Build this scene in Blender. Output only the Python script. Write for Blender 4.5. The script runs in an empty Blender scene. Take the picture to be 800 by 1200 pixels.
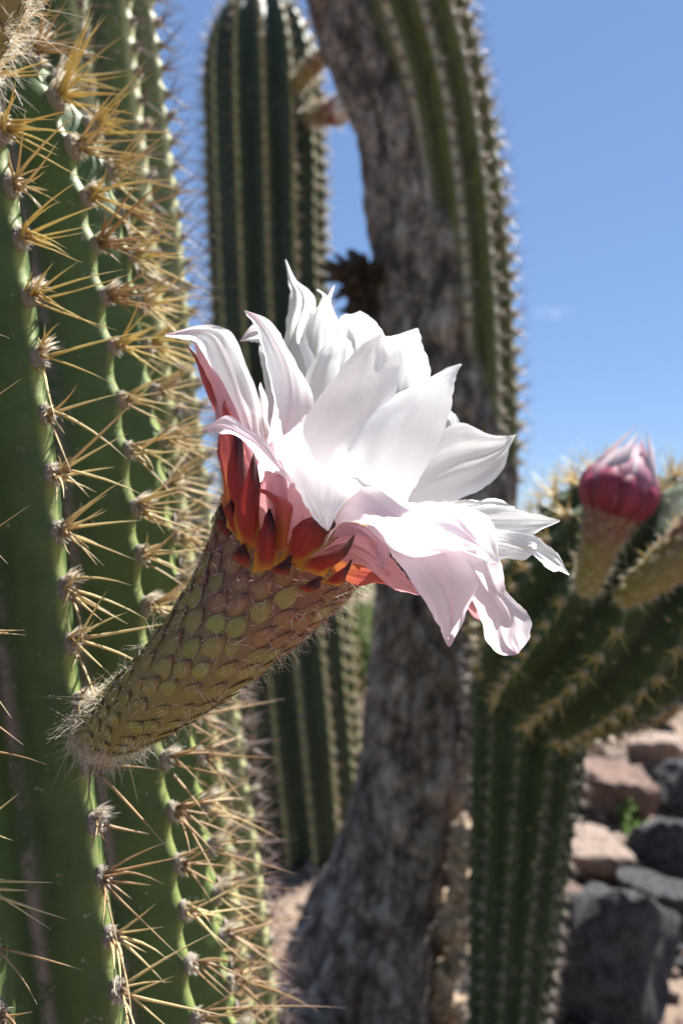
import bpy, math, random
import numpy as np
from mathutils import Vector, Matrix, noise

R = math.radians
random.seed(11)
rng = np.random.default_rng(5)
scene = bpy.context.scene
col = scene.collection

# ------------------------------------------------------------------ camera
CAM_H = 0.80                       # lens height above the ground, metres
FPX = 866.0                        # focal length in pixels of the 800x1200 photograph
cam_data = bpy.data.cameras.new('camera')
cam = bpy.data.objects.new('camera', cam_data)
col.objects.link(cam)
cam.location = (0, 0, CAM_H)
cam.rotation_euler = (R(90), 0, 0)
cam_data.sensor_fit = 'VERTICAL'
cam_data.sensor_height = 36
cam_data.lens = 36 * FPX / 1200
cam_data.clip_start = 0.01
cam_data.clip_end = 3000
cam_data.dof.use_dof = True
cam_data.dof.focus_distance = 0.248
cam_data.dof.aperture_fstop = 8.2
scene.camera = cam

# ------------------------------------------------------------------ light
SUN_AZ, SUN_EL = 46.0, 58.0        # degrees to the right of the view direction / above the horizon
world = bpy.data.worlds.new('World')
scene.world = world
world.use_nodes = True
wn = world.node_tree
for n in list(wn.nodes):
    wn.nodes.remove(n)
w_out = wn.nodes.new('ShaderNodeOutputWorld')
w_bg = wn.nodes.new('ShaderNodeBackground')
w_sky = wn.nodes.new('ShaderNodeTexSky')
w_sky.sky_type = 'NISHITA'
w_sky.sun_disc = False
w_sky.sun_elevation = R(SUN_EL)
w_sky.sun_rotation = R(SUN_AZ)
w_sky.altitude = 1500
w_sky.air_density = 1.0
w_sky.dust_density = 0.15
w_sky.ozone_density = 2.0
w_bg.inputs['Strength'].default_value = 0.0535
# one small wisp of cloud low in the sky
w_tc = wn.nodes.new('ShaderNodeTexCoord')
w_off = wn.nodes.new('ShaderNodeVectorMath'); w_off.operation = 'SUBTRACT'
_c = Vector(((646 - 400) / FPX, 1.0, (600 - 366) / FPX)).normalized()
w_off.inputs[1].default_value = _c
w_sc = wn.nodes.new('ShaderNodeVectorMath'); w_sc.operation = 'MULTIPLY'
w_sc.inputs[1].default_value = (1 / 0.030, 1 / 0.030, 1 / 0.011)
w_ln = wn.nodes.new('ShaderNodeVectorMath'); w_ln.operation = 'LENGTH'
w_nz = wn.nodes.new('ShaderNodeTexNoise'); w_nz.inputs['Scale'].default_value = 60; w_nz.inputs['Detail'].default_value = 5
w_ml = wn.nodes.new('ShaderNodeMath'); w_ml.operation = 'MULTIPLY_ADD'
w_ml.inputs[1].default_value = 2.2; w_ml.inputs[2].default_value = -0.75
w_sb = wn.nodes.new('ShaderNodeMath'); w_sb.operation = 'SUBTRACT'; w_sb.use_clamp = True
w_k = wn.nodes.new('ShaderNodeMath'); w_k.operation = 'MULTIPLY'; w_k.inputs[1].default_value = 0.55
w_mx = wn.nodes.new('ShaderNodeMix'); w_mx.data_type = 'RGBA'
w_mx.inputs[7].default_value = (4.6, 5.4, 6.2, 1)
wn.links.new(w_tc.outputs['Generated'], w_off.inputs[0])
wn.links.new(w_off.outputs[0], w_sc.inputs[0])
wn.links.new(w_sc.outputs[0], w_ln.inputs[0])
wn.links.new(w_tc.outputs['Generated'], w_nz.inputs['Vector'])
wn.links.new(w_nz.outputs[0], w_ml.inputs[0])
w_one = wn.nodes.new('ShaderNodeMath'); w_one.operation = 'SUBTRACT'; w_one.inputs[0].default_value = 1.0
wn.links.new(w_ln.outputs['Value'], w_one.inputs[1])
w_add = wn.nodes.new('ShaderNodeMath'); w_add.operation = 'MULTIPLY'; w_add.use_clamp = True
wn.links.new(w_one.outputs[0], w_sb.inputs[0]); w_sb.inputs[1].default_value = 0.0
wn.links.new(w_sb.outputs[0], w_add.inputs[0])
wn.links.new(w_ml.outputs[0], w_add.inputs[1])
wn.links.new(w_add.outputs[0], w_k.inputs[0])
wn.links.new(w_k.outputs[0], w_mx.inputs[0])
w_gm = wn.nodes.new('ShaderNodeGamma')
w_gm.inputs[1].default_value = 0.5
wn.links.new(w_sky.outputs[0], w_gm.inputs[0])
w_tn = wn.nodes.new('ShaderNodeMix'); w_tn.data_type = 'RGBA'; w_tn.blend_type = 'MULTIPLY'
w_tn.inputs[0].default_value = 1.0
w_tn.inputs[7].default_value = (1.06, 1.43, 2.02, 1)
wn.links.new(w_gm.outputs[0], w_tn.inputs[6])
wn.links.new(w_tn.outputs[2], w_mx.inputs[6])
wn.links.new(w_mx.outputs[2], w_bg.inputs[0])
wn.links.new(w_bg.outputs[0], w_out.inputs[0])

sun_data = bpy.data.lights.new('sun', 'SUN')
sun_data.energy = 5.0
sun_data.angle = R(0.53)
sun_data.color = (1.0, 0.972, 0.93)
sun = bpy.data.objects.new('sun', sun_data)
col.objects.link(sun)
SUN_DIR = Vector((math.sin(R(SUN_AZ)) * math.cos(R(SUN_EL)), math.cos(R(SUN_AZ)) * math.cos(R(SUN_EL)), math.sin(R(SUN_EL))))
sun.rotation_euler = SUN_DIR.to_track_quat('Z', 'Y').to_euler()
sun.location = SUN_DIR * 20

vs = scene.view_settings
vs.view_transform = 'Standard'
vs.look = 'None'
vs.exposure = 1.65
vs.gamma = 1.0
vs.use_curve_mapping = False
scene.render.engine = 'CYCLES'
scene.cycles.max_bounces = 10
scene.cycles.transparent_max_bounces = 8
scene.cycles.use_denoising = True


# ------------------------------------------------------------------ helpers
def P(px, py, d):
    """point seen at photo pixel (px, py), d metres in front of the lens"""
    return Vector(((px - 400) / FPX * d, d, CAM_H - (py - 600) / FPX * d))


def smooth01(a, b, x):
    t = min(1.0, max(0.0, (x - a) / (b - a)))
    return t * t * (3 - 2 * t)


def catmull(pts, n, knots=None):
    """resample control points (K,D) to n points with a chord-length Catmull-Rom curve"""
    pts = np.asarray(pts, float)
    K = len(pts)
    if knots is None:
        seg = np.sqrt(np.linalg.norm(np.diff(pts[:, :3], axis=0), axis=1) + 1e-9)
        knots = np.concatenate([[0], np.cumsum(seg)])
    t = np.linspace(knots[0], knots[-1], n)
    m = np.zeros_like(pts)
    for i in range(K):
        a, b = max(0, i - 1), min(K - 1, i + 1)
        m[i] = (pts[b] - pts[a]) / max(1e-9, knots[b] - knots[a])
    idx = np.clip(np.searchsorted(knots, t, 'right') - 1, 0, K - 2)
    h = (knots[idx + 1] - knots[idx])[:, None]
    s = ((t - knots[idx])[:, None]) / h
    h00, h10 = 2 * s**3 - 3 * s**2 + 1, s**3 - 2 * s**2 + s
    h01, h11 = -2 * s**3 + 3 * s**2, s**3 - s**2
    return h00 * pts[idx] + h10 * h * m[idx] + h01 * pts[idx + 1] + h11 * h * m[idx + 1]


def knots_of(pts):
    pts = np.asarray(pts, float)
    seg = np.sqrt(np.linalg.norm(np.diff(pts[:, :3], axis=0), axis=1) + 1e-9)
    return np.concatenate([[0], np.cumsum(seg)])


def make_mesh(name, verts, faces, mat=None, smooth=True, attrs=None, colors=None):
    me = bpy.data.meshes.new(name)
    me.from_pydata([tuple(v) for v in verts], [], [tuple(int(i) for i in f) for f in faces])
    if smooth:
        me.polygons.foreach_set('use_smooth', [True] * len(me.polygons))
    for k, vals in (attrs or {}).items():
        a = me.attributes.new(k, 'FLOAT', 'POINT')
        a.data.foreach_set('value', np.asarray(vals, np.float32))
    for k, vals in (colors or {}).items():
        a = me.attributes.new(k, 'FLOAT_COLOR', 'POINT')
        v = np.ones((len(vals), 4), np.float32)
        v[:, :3] = np.asarray(vals, np.float32)
        a.data.foreach_set('color', v.ravel())
    if mat:
        me.materials.append(mat)
    me.update()
    return me


def link(name, me, parent=None, matrix=None):
    o = bpy.data.objects.new(name, me)
    col.objects.link(o)
    if parent is not None:
        o.parent = parent                      # things are built in world space; their roots carry a pure translation
        o.matrix_parent_inverse = PINV[parent.name].copy()
    if matrix is not None:
        o.matrix_world = matrix
        if parent is not None:
            o.matrix_basis = matrix
    PINV[o.name] = (matrix if matrix is not None else Matrix.Identity(4)).inverted()
    return o


PINV = {}


def thing(name, label, cat, loc, group=None):
    o = bpy.data.objects.new(name, None)
    o.empty_display_size = 0.02
    col.objects.link(o)
    o.location = loc
    o['label'] = label
    o['category'] = cat
    if group:
        o['group'] = group
    PINV[o.name] = Matrix.Translation(Vector(loc)).inverted()
    return o


def tag(o, label, cat, group=None, kind=None):
    if label:
        o['label'] = label
    if cat:
        o['category'] = cat
    if group:
        o['group'] = group
    if kind:
        o['kind'] = kind
    return o


class Bag:
    """collects many tiny pieces (spines, hairs, blades) into one mesh"""
    def __init__(self):
        self.v, self.f, self.a, self.n = [], [], [], 0

    def add(self, verts, faces, along, mw=None):
        v = np.asarray(verts, float)
        if mw is not None:
            m = np.array(mw)
            v = v @ m[:3, :3].T + m[:3, 3]
        self.v.append(v)
        self.f.extend([tuple(i + self.n for i in f) for f in faces])
        self.a.append(np.asarray(along, float))
        self.n += len(v)

    def mesh(self, name, mat):
        if not self.v:
            return None
        return make_mesh(name, np.concatenate(self.v), self.f, mat, True, {'along': np.concatenate(self.a)})


# ------------------------------------------------------------------ material kit
def new_mat(name):
    m = bpy.data.materials.new(name)
    m.use_nodes = True
    nt = m.node_tree
    for n in list(nt.nodes):
        nt.nodes.remove(n)
    out = nt.nodes.new('ShaderNodeOutputMaterial')
    bs = nt.nodes.new('ShaderNodeBsdfPrincipled')
    nt.links.new(bs.outputs[0], out.inputs[0])
    return m, nt, bs, out


def nd(nt, kind, **kw):
    n = nt.nodes.new(kind)
    for k, v in kw.items():
        setattr(n, k, v)
    return n


def attr(nt, name, out='Fac'):
    n = nt.nodes.new('ShaderNodeAttribute')
    n.attribute_name = name
    return n.outputs[out]


def ramp(nt, fac, stops):
    n = nt.nodes.new('ShaderNodeValToRGB')
    el = n.color_ramp.elements
    while len(el) < len(stops):
        el.new(0.5)
    for e, (p, c) in zip(el, stops):
        e.position = p
        e.color = (*c, 1) if len(c) == 3 else c
    nt.links.new(fac, n.inputs[0])
    return n.outputs[0]


def noise_tex(nt, scale, detail=4, rough=0.6, coord='Object', vec_scale=None):
    tc = nt.nodes.new('ShaderNodeTexCoord')
    src = tc.outputs[coord]
    if vec_scale:
        mp = nt.nodes.new('ShaderNodeMapping')
        mp.inputs['Scale'].default_value = vec_scale
        nt.links.new(src, mp.inputs[0])
        src = mp.outputs[0]
    n = nt.nodes.new('ShaderNodeTexNoise')
    n.inputs['Scale'].default_value = scale
    n.inputs['Detail'].default_value = detail
    n.inputs['Roughness'].default_value = rough
    nt.links.new(src, n.inputs['Vector'])
    return n.outputs[0]


def mix(nt, fac, a, b, blend='MIX'):
    n = nt.nodes.new('ShaderNodeMix')
    n.data_type = 'RGBA'
    n.blend_type = blend
    for sock, val in ((n.inputs[0], fac), (n.inputs[6], a), (n.inputs[7], b)):
        if hasattr(val, 'is_linked'):
            nt.links.new(val, sock)
        elif isinstance(val, (int, float)):
            sock.default_value = val
        else:
            sock.default_value = (*val, 1)
    return n.outputs[2]


def bump(nt, bs, height, strength, dist):
    b = nt.nodes.new('ShaderNodeBump')
    b.inputs['Strength'].default_value = strength
    b.inputs['Distance'].default_value = dist
    nt.links.new(height, b.inputs['Height'])
    nt.links.new(b.outputs[0], bs.inputs['Normal'])


def skin_mat(name, deep, mid, crest, scale=60, scar=0.66, rough=0.58, cw=0.80, gr=0.6):
    """cactus skin: paler on the crests, small corky scars"""
    m, nt, bs, out = new_mat(name)
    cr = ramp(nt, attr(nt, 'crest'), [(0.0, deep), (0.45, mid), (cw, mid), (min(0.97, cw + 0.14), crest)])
    n1 = noise_tex(nt, scale, 5)
    c2 = mix(nt, 0.35, cr, ramp(nt, n1, [(0.3, (0.25, 0.25, 0.25)), (0.7, (0.8, 0.8, 0.8))]), 'OVERLAY')
    n2 = noise_tex(nt, scale * 3.4, 4, 0.55)
    c3 = mix(nt, ramp(nt, n2, [(scar, (0, 0, 0)), (scar + 0.06, (1, 1, 1))]), c2, (0.30, 0.26, 0.19))
    n4 = noise_tex(nt, scale * 0.4, 5, 0.75)
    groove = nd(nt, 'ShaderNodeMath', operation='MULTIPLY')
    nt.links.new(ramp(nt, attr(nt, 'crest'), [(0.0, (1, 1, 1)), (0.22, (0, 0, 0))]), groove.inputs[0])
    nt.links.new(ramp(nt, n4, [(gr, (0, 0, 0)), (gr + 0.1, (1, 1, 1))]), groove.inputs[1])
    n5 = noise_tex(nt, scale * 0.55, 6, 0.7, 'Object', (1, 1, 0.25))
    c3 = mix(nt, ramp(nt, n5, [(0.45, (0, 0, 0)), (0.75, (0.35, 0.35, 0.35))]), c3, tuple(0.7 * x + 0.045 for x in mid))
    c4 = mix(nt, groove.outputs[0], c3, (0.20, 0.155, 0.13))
    nt.links.new(c4, bs.inputs['Base Color'])
    bs.inputs['Roughness'].default_value = rough
    bs.inputs['Specular IOR Level'].default_value = 0.3
    bump(nt, bs, noise_tex(nt, scale * 6, 4), 0.25, 0.0012)
    return m


def spine_mat(name, base, body, tip, trans=0.25):
    m, nt, bs, out = new_mat(name)
    c = ramp(nt, attr(nt, 'along'), [(0.0, base), (0.22, body), (0.75, body), (1.0, tip)])
    oi = nt.nodes.new('ShaderNodeObjectInfo')
    c = mix(nt, 0.35, c, ramp(nt, oi.outputs['Random'], [(0, (0.3, 0.28, 0.26)), (1, (0.8, 0.78, 0.75))]), 'OVERLAY')
    nt.links.new(c, bs.inputs['Base Color'])
    bs.inputs['Roughness'].default_value = 0.45
    tr = nt.nodes.new('ShaderNodeBsdfTranslucent')
    nt.links.new(c, tr.inputs[0])
    ms = nt.nodes.new('ShaderNodeMixShader')
    ms.inputs[0].default_value = trans
    nt.links.new(bs.outputs[0], ms.inputs[1])
    nt.links.new(tr.outputs[0], ms.inputs[2])
    nt.links.new(ms.outputs[0], out.inputs[0])
    return m


def plain_mat(name, a, b, scale, rough=0.8, bstr=0.4, bdist=0.002, detail=6, coord='Object', lo=0.35, hi=0.65):
    m, nt, bs, out = new_mat(name)
    n = noise_tex(nt, scale, detail, 0.62, coord)
    nt.links.new(ramp(nt, n, [(lo, a), (hi, b)]), bs.inputs['Base Color'])
    bs.inputs['Roughness'].default_value = rough
    bump(nt, bs, noise_tex(nt, scale * 2.3, detail, 0.65, coord), bstr, bdist)
    return m


def petal_mat():
    m, nt, bs, out = new_mat('petal_tissue')
    c = attr(nt, 'pigment', 'Color')
    v = noise_tex(nt, 9, 6, 0.68, 'UV', (5.0, 0.6, 1))
    c2 = mix(nt, 0.16, c, ramp(nt, v, [(0.3, (0.35, 0.35, 0.35)), (0.7, (0.7, 0.7, 0.7))]), 'OVERLAY')
    nt.links.new(c2, bs.inputs['Base Color'])
    bs.inputs['Roughness'].default_value = 0.48
    bs.inputs['Specular IOR Level'].default_value = 0.35
    bump(nt, bs, v, 0.6, 0.0007)
    tr = nt.nodes.new('ShaderNodeBsdfTranslucent')
    nt.links.new(c2, tr.inputs[0])
    ms = nt.nodes.new('ShaderNodeMixShader')
    nt.links.new(attr(nt, 'thin'), ms.inputs[0])
    nt.links.new(bs.outputs[0], ms.inputs[1])
    nt.links.new(tr.outputs[0], ms.inputs[2])
    nt.links.new(ms.outputs[0], out.inputs[0])
    return m


M = {}
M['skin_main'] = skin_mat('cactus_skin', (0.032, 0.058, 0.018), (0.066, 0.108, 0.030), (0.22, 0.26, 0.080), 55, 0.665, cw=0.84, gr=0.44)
M['skin_back'] = skin_mat('olive_cactus_skin', (0.045, 0.075, 0.02), (0.12, 0.16, 0.05), (0.40, 0.40, 0.19), 40, 0.60, cw=0.66)
M['skin_far'] = skin_mat('dark_cactus_skin', (0.018, 0.032, 0.015), (0.036, 0.056, 0.026), (0.36, 0.35, 0.14), 25, 0.66, cw=0.80)  # naturally pale crests, brightened further to stand in for sunlight on the ridges
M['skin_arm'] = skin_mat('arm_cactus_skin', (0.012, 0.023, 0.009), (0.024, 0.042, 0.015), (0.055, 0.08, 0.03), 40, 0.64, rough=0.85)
M['gold'] = spine_mat('golden_spine', (0.30, 0.17, 0.05), (0.68, 0.53, 0.20), (0.78, 0.68, 0.40))
M['straw'] = spine_mat('straw_spine', (0.22, 0.13, 0.07), (0.64, 0.51, 0.26), (0.78, 0.69, 0.48))
M['tan'] = spine_mat('brown_spine', (0.14, 0.08, 0.05), (0.40, 0.26, 0.13), (0.55, 0.46, 0.36))
M['grey_spine'] = spine_mat('grey_spine', (0.12, 0.08, 0.07), (0.36, 0.30, 0.26), (0.5, 0.46, 0.42))
M['mauve_spine'] = spine_mat('dark_mauve_spine', (0.10, 0.06, 0.06), (0.20, 0.12, 0.12), (0.3, 0.2, 0.2))
M['wool'] = spine_mat('areole_wool', (0.25, 0.19, 0.14), (0.66, 0.58, 0.47), (0.84, 0.79, 0.70), 0.4)
M['pad'] = plain_mat('areole_felt', (0.13, 0.10, 0.075), (0.46, 0.41, 0.35), 900, 0.95, 0.8, 0.0008)
M['hair'] = spine_mat('tube_hair', (0.30, 0.22, 0.14), (0.62, 0.54, 0.42), (0.80, 0.75, 0.66), 0.35)
M['petal'] = petal_mat()


# ------------------------------------------------------------------ spines and areoles
def spine_geo(length=1.0, rad=0.02, bend=0.1, sides=5, seg=4, az=0.0):
    v, f, a = [], [], []
    for i in range(seg + 1):
        t = i / seg
        r = rad * (1 - t ** 2.2) * (1 - 0.25 * t) + rad * 0.05
        if i == 0:
            r *= 1.25
        off = bend * t * t
        for k in range(sides):
            an = 2 * math.pi * k / sides
            v.append((r * math.cos(an) + off * math.cos(az), r * math.sin(an) + off * math.sin(az), t * length))
            a.append(t)
    for i in range(seg):
        for k in range(sides):
            q = (k + 1) % sides
            f.append((i * sides + k, i * sides + q, (i + 1) * sides + q, (i + 1) * sides + k))
    return v, f, a


def frame_matrix(pos, zdir, xhint, scale=1.0):
    z = Vector(zdir).normalized()
    x = Vector(xhint) - z * Vector(xhint).dot(z)
    if x.length < 1e-6:
        x = z.orthogonal()
    x.normalize()
    y = z.cross(x)
    s = scale if hasattr(scale, '__len__') else (scale, scale, scale)
    m = Matrix(((x.x * s[0], y.x * s[1], z.x * s[2], pos[0]),
                (x.y * s[0], y.y * s[1], z.y * s[2], pos[1]),
                (x.z * s[0], y.z * s[1], z.z * s[2], pos[2]),
                (0, 0, 0, 1)))
    return m


SPINE_VAR = [spine_geo(1, 0.021, b, 5, 4, a) for b, a in ((0.03, 0), (0.12, 1.0), (0.22, 2.6), (0.08, 4.2), (-0.16, 0.4))]
SPINE_LOW = [spine_geo(1, 0.020, b, 3, 2, a) for b, a in ((0.02, 0), (0.09, 1.0), (0.10, 2.6))]
SPINE_MESH = {k: [make_mesh('spine', *g[:2], M[k], True, {'along': g[2]}) for g in SPINE_VAR] for k in ('gold', 'straw', 'tan')}


def areole_mesh(seed, tuft):
    """felt pad of unit half-height (z out of the skin, y up the rib) with wool fibres"""
    r = random.Random(seed)
    v, f, a = [], [], []
    nr, ns = 6, 12
    for i in range(nr + 1):
        ph = (i / nr) * math.pi * 0.62
        for k in range(ns):
            an = 2 * math.pi * k / ns
            w = 1 + 0.22 * noise.noise(Vector((math.cos(an) * 1.7 + seed, math.sin(an) * 1.7, ph * 2)))
            v.append((0.66 * math.sin(ph) * math.cos(an) * w, 1.0 * math.sin(ph) * math.sin(an) * w,
                      0.55 * math.cos(ph) * w - 0.1))
            a.append(0.2)
    for i in range(nr):
        for k in range(ns):
            q = (k + 1) % ns
            f.append((i * ns + k, (i + 1) * ns + k, (i + 1) * ns + q, i * ns + q))
    me_faces = len(f)
    for h in range(130):
        an, rr = r.uniform(0, 6.283), math.sqrt(r.random()) * 0.8
        b = Vector((0.62 * rr * math.cos(an), 0.95 * rr * math.sin(an), 0.30 * (1 - rr * rr)))
        if tuft and h % 2 == 0:
            b = Vector((r.uniform(-.3, .3), r.uniform(0.3, 0.9), 0.15))
            d = Vector((r.gauss(0.25, 0.22), r.gauss(0.35, 0.22), 1.0)).normalized() * r.uniform(0.8, 2.1)
        else:
            d = Vector((math.cos(an) * 0.6 + r.gauss(0, .4), math.sin(an) * 0.6 + r.gauss(0, .4), 0.8)).normalized() * r.uniform(0.3, 0.75)
        side = d.cross(Vector((r.gauss(0, 1), r.gauss(0, 1), r.gauss(0, 1)))).normalized() * r.uniform(0.03, 0.055)
        k0 = len(v)
        v += [tuple(b - side), tuple(b + side), tuple(b + d * 0.55 + side * 0.8), tuple(b + d * 0.55 - side * 0.8), tuple(b + d + Vector((0, -0.12, 0)))]
        a += [0.35, 0.35, 0.8, 0.8, 1.0]
        f += [(k0, k0 + 1, k0 + 2, k0 + 3), (k0 + 3, k0 + 2, k0 + 4)]
    me = make_mesh('areole', v, f, M['pad'], True, {'along': a})
    me.materials.append(M['wool'])
    for i, p in enumerate(me.polygons):
        p.material_index = 0 if i < me_faces else 1
    return me


AREOLE = [areole_mesh(s, s % 2 == 0) for s in range(6)]
AREOLE_LOW_V = [(0.66, 0, 0), (0.33, 0.85, 0), (-0.33, 0.85, 0), (-0.66, 0, 0), (-0.33, -0.85, 0), (0.33, -0.85, 0), (0, 0, 0.55)]
AREOLE_LOW_F = [(k, (k + 1) % 6, 6) for k in range(6)]


# ------------------------------------------------------------------ ribbed columns
def rib_g(u, sharp=0.18):
    """0 on the crest, 1 at the bottom of the groove; u in [-1, 1] across one rib"""
    s = math.sqrt(u * u + sharp * sharp) - sharp
    s /= math.sqrt(1 + sharp * sharp) - sharp
    return s ** 0.92 * (1 - 0.18 * smooth01(0.75, 1.0, abs(u)))


class Column:
    """a ribbed stem swept along a path of (world point, radius)"""
    def __init__(self, path, nribs, depth, phase, rings=120, per=12, sharp=0.18, spacing=0.024, notch=0.06, lump=0.02, seed=0):
        pts = [(*p, r) for p, r in path]
        full = catmull(pts, 400)
        seg = np.linalg.norm(np.diff(full[:, :3], axis=0), axis=1)
        self.s = np.concatenate([[0], np.cumsum(seg)])
        self.full = full
        self.L = self.s[-1]
        self.nribs, self.depth, self.phase, self.sharp = nribs, depth, phase, sharp
        self.spacing, self.notch, self.lump, self.seed = spacing, notch, lump, seed
        self.rings, self.per = rings, per

    def at(self, s):
        x = [np.interp(s, self.s, self.full[:, i]) for i in range(4)]
        e = self.L * 0.004
        a = [np.interp(max(0, s - e), self.s, self.full[:, i]) for i in range(4)]
        b = [np.interp(min(self.L, s + e), self.s, self.full[:, i]) for i in range(4)]
        T = Vector((b[0] - a[0], b[1] - a[1], b[2] - a[2])).normalized()
        dr = (b[3] - a[3]) / (2 * e)
        X = Vector((1, 0, 0)) - T * T.x
        X.normalize()
        F = X.cross(T)                      # points towards the lens for an upright stem
        if F.y > 0:
            F = -F
        return Vector(x[:3]), max(0.0, x[3]), T, X, F, dr

    def crest_s(self, rib):
        off = ((rib * 0.37) % 1.0) * self.spacing
        return off

    def radius(self, th, s, r):
        ph = (th - self.phase) / (2 * math.pi) * self.nribs
        rib = math.floor(ph + 0.5)
        u = (ph - rib) * 2
        g = rib_g(u, self.sharp)
        w = math.cos((s - self.crest_s(rib)) / self.spacing * 2 * math.pi)
        near = max(0.0, 1 - abs(u) * 1.6)
        rr = r * (1 - self.depth * g) * (1 + self.notch * 0.5 * (w - 0.6 * near) * near * near)
        q = Vector((math.cos(th) * 2.2 + self.seed, math.sin(th) * 2.2, s * 9))
        return rr * (1 + self.lump * noise.noise(q)), 1 - abs(u)

    def mesh(self, name, mat):
        nseg = self.nribs * self.per
        v, cr = [], []
        for i in range(self.rings + 1):
            t = i / self.rings
            s = self.L * (t if t < 1 else 1)
            c, r, T, X, F, dr = self.at(s)
            for k in range(nseg):
                th = 2 * math.pi * k / nseg + self.phase
                rr, u = self.radius(th, s, r)
                v.append(c + (F * math.cos(th) + X * math.sin(th)) * rr)
                cr.append(u)
        f = []
        for i in range(self.rings):
            for k in range(nseg):
                q = (k + 1) % nseg
                f.append((i * nseg + k, i * nseg + q, (i + 1) * nseg + q, (i + 1) * nseg + k))
        f.append(tuple(range(nseg))[::-1])
        return make_mesh(name, v, f, mat, True, {'crest': cr})

    def areoles(self, s0, s1):
        out = []
        for rib in range(self.nribs):
            th = self.phase + rib / self.nribs * 2 * math.pi
            thn = (th + math.pi) % (2 * math.pi) - math.pi
            k0 = math.ceil((s0 - self.crest_s(rib)) / self.spacing)
            k = k0
            while True:
                s = self.crest_s(rib) + k * self.spacing + self.spacing * 0.16 * noise.noise(Vector((rib * 3.7, k * 1.3, self.seed)))
                if s > s1:
                    break
                c, r, T, X, F, dr = self.at(s)
                if r > 0.006:
                    d = F * math.cos(thn) + X * math.sin(thn)
                    rr, _ = self.radius(th, s, r)
                    N = (d - T * dr).normalized()
                    U = (T + d * dr).normalized()
                    out.append((c + d * rr, N, U, thn, s, rib))
                k += 1
        return out


def spine_dirs(N, U, n, rnd, bias=Vector((0, 0, 0)), flat=0.45):
    S = U.cross(N)
    res = []
    a0 = rnd.uniform(0, 6.28)
    for k in range(n):
        an = a0 + 2 * math.pi * (k + rnd.uniform(-.3, .3)) / n
        lift = rnd.uniform(0.15, 0.8) if k % 4 else rnd.uniform(0.9, 1.6)
        d = S * math.cos(an) + U * math.sin(an) * 0.9 + N * (lift + flat) + bias
        res.append(d.normalized())
    return res


# ------------------------------------------------------------------ ground
def ground_h(x, y):
    return (0.035 * noise.noise(Vector((x * 0.9, y * 0.9, 3))) + 0.012 * noise.noise(Vector((x * 5, y * 5, 7)))) * smooth01(40, 6, math.hypot(x, y)) - 0.01


m, nt, bs, out = new_mat('dry_stony_soil')
n1 = noise_tex(nt, 3.0, 8, 0.65)
n2 = noise_tex(nt, 45, 6, 0.7)
c = ramp(nt, n1, [(0.3, (0.10, 0.068, 0.048)), (0.5, (0.17, 0.12, 0.085)), (0.7, (0.23, 0.17, 0.125))])
c = mix(nt, 0.6, c, ramp(nt, n2, [(0.3, (0.15, 0.15, 0.15)), (0.7, (0.8, 0.8, 0.8))]), 'OVERLAY')
nt.links.new(c, bs.inputs['Base Color'])
bs.inputs['Roughness'].default_value = 0.95
bump(nt, bs, n2, 0.8, 0.01)
M['soil'] = m

ax = np.concatenate([-np.geomspace(900, 6, 14), np.linspace(-5, 5, 90), np.geomspace(6, 900, 14)])
ay = np.concatenate([-np.geomspace(300, 2, 8), np.linspace(-1, 9, 90), np.geomspace(10, 1500, 16)])
gv = [(x, y, ground_h(x, y)) for y in ay for x in ax]
nx = len(ax)
gf = [(j * nx + i, j * nx + i + 1, (j + 1) * nx + i + 1, (j + 1) * nx + i) for j in range(len(ay) - 1) for i in range(nx - 1)]
g = link('ground', make_mesh('ground', gv, gf, M['soil']))
tag(g, 'dry brown stony ground under the cacti', 'ground', kind='structure')


def on_ground(px, py):
    """ground point seen at a pixel below the horizon"""
    d = CAM_H * FPX / (py - 600)
    p = P(px, py, d)
    p.z = ground_h(p.x, p.y)
    return p


# ------------------------------------------------------------------ the flowering cactus on the left
root = thing('columnar_cactus', 'stout dark green ribbed cactus with golden spines, the open white flower grows from it', 'cactus', (0, 0, 0))
ROOT = {}
D0 = 0.375
mpath = [((P(150, 2440, D0)), 0.118), (P(90, 2000, D0), 0.124), (P(-25, 1150, D0), 0.125), (P(-70, 800, D0), 0.125),
         (P(-100, 540, D0), 0.125), (P(-128, 330, D0), 0.122), (P(-145, 200, D0), 0.113), (P(-158, 100, D0), 0.090),
         (P(-165, 40, D0), 0.055), (P(-168, 10, D0), 0.022), (P(-169, -2, D0), 0.001)]


def set_root(o, p):
    o.location = p
    PINV[o.name] = Matrix.Translation(Vector(p)).inverted()


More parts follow.
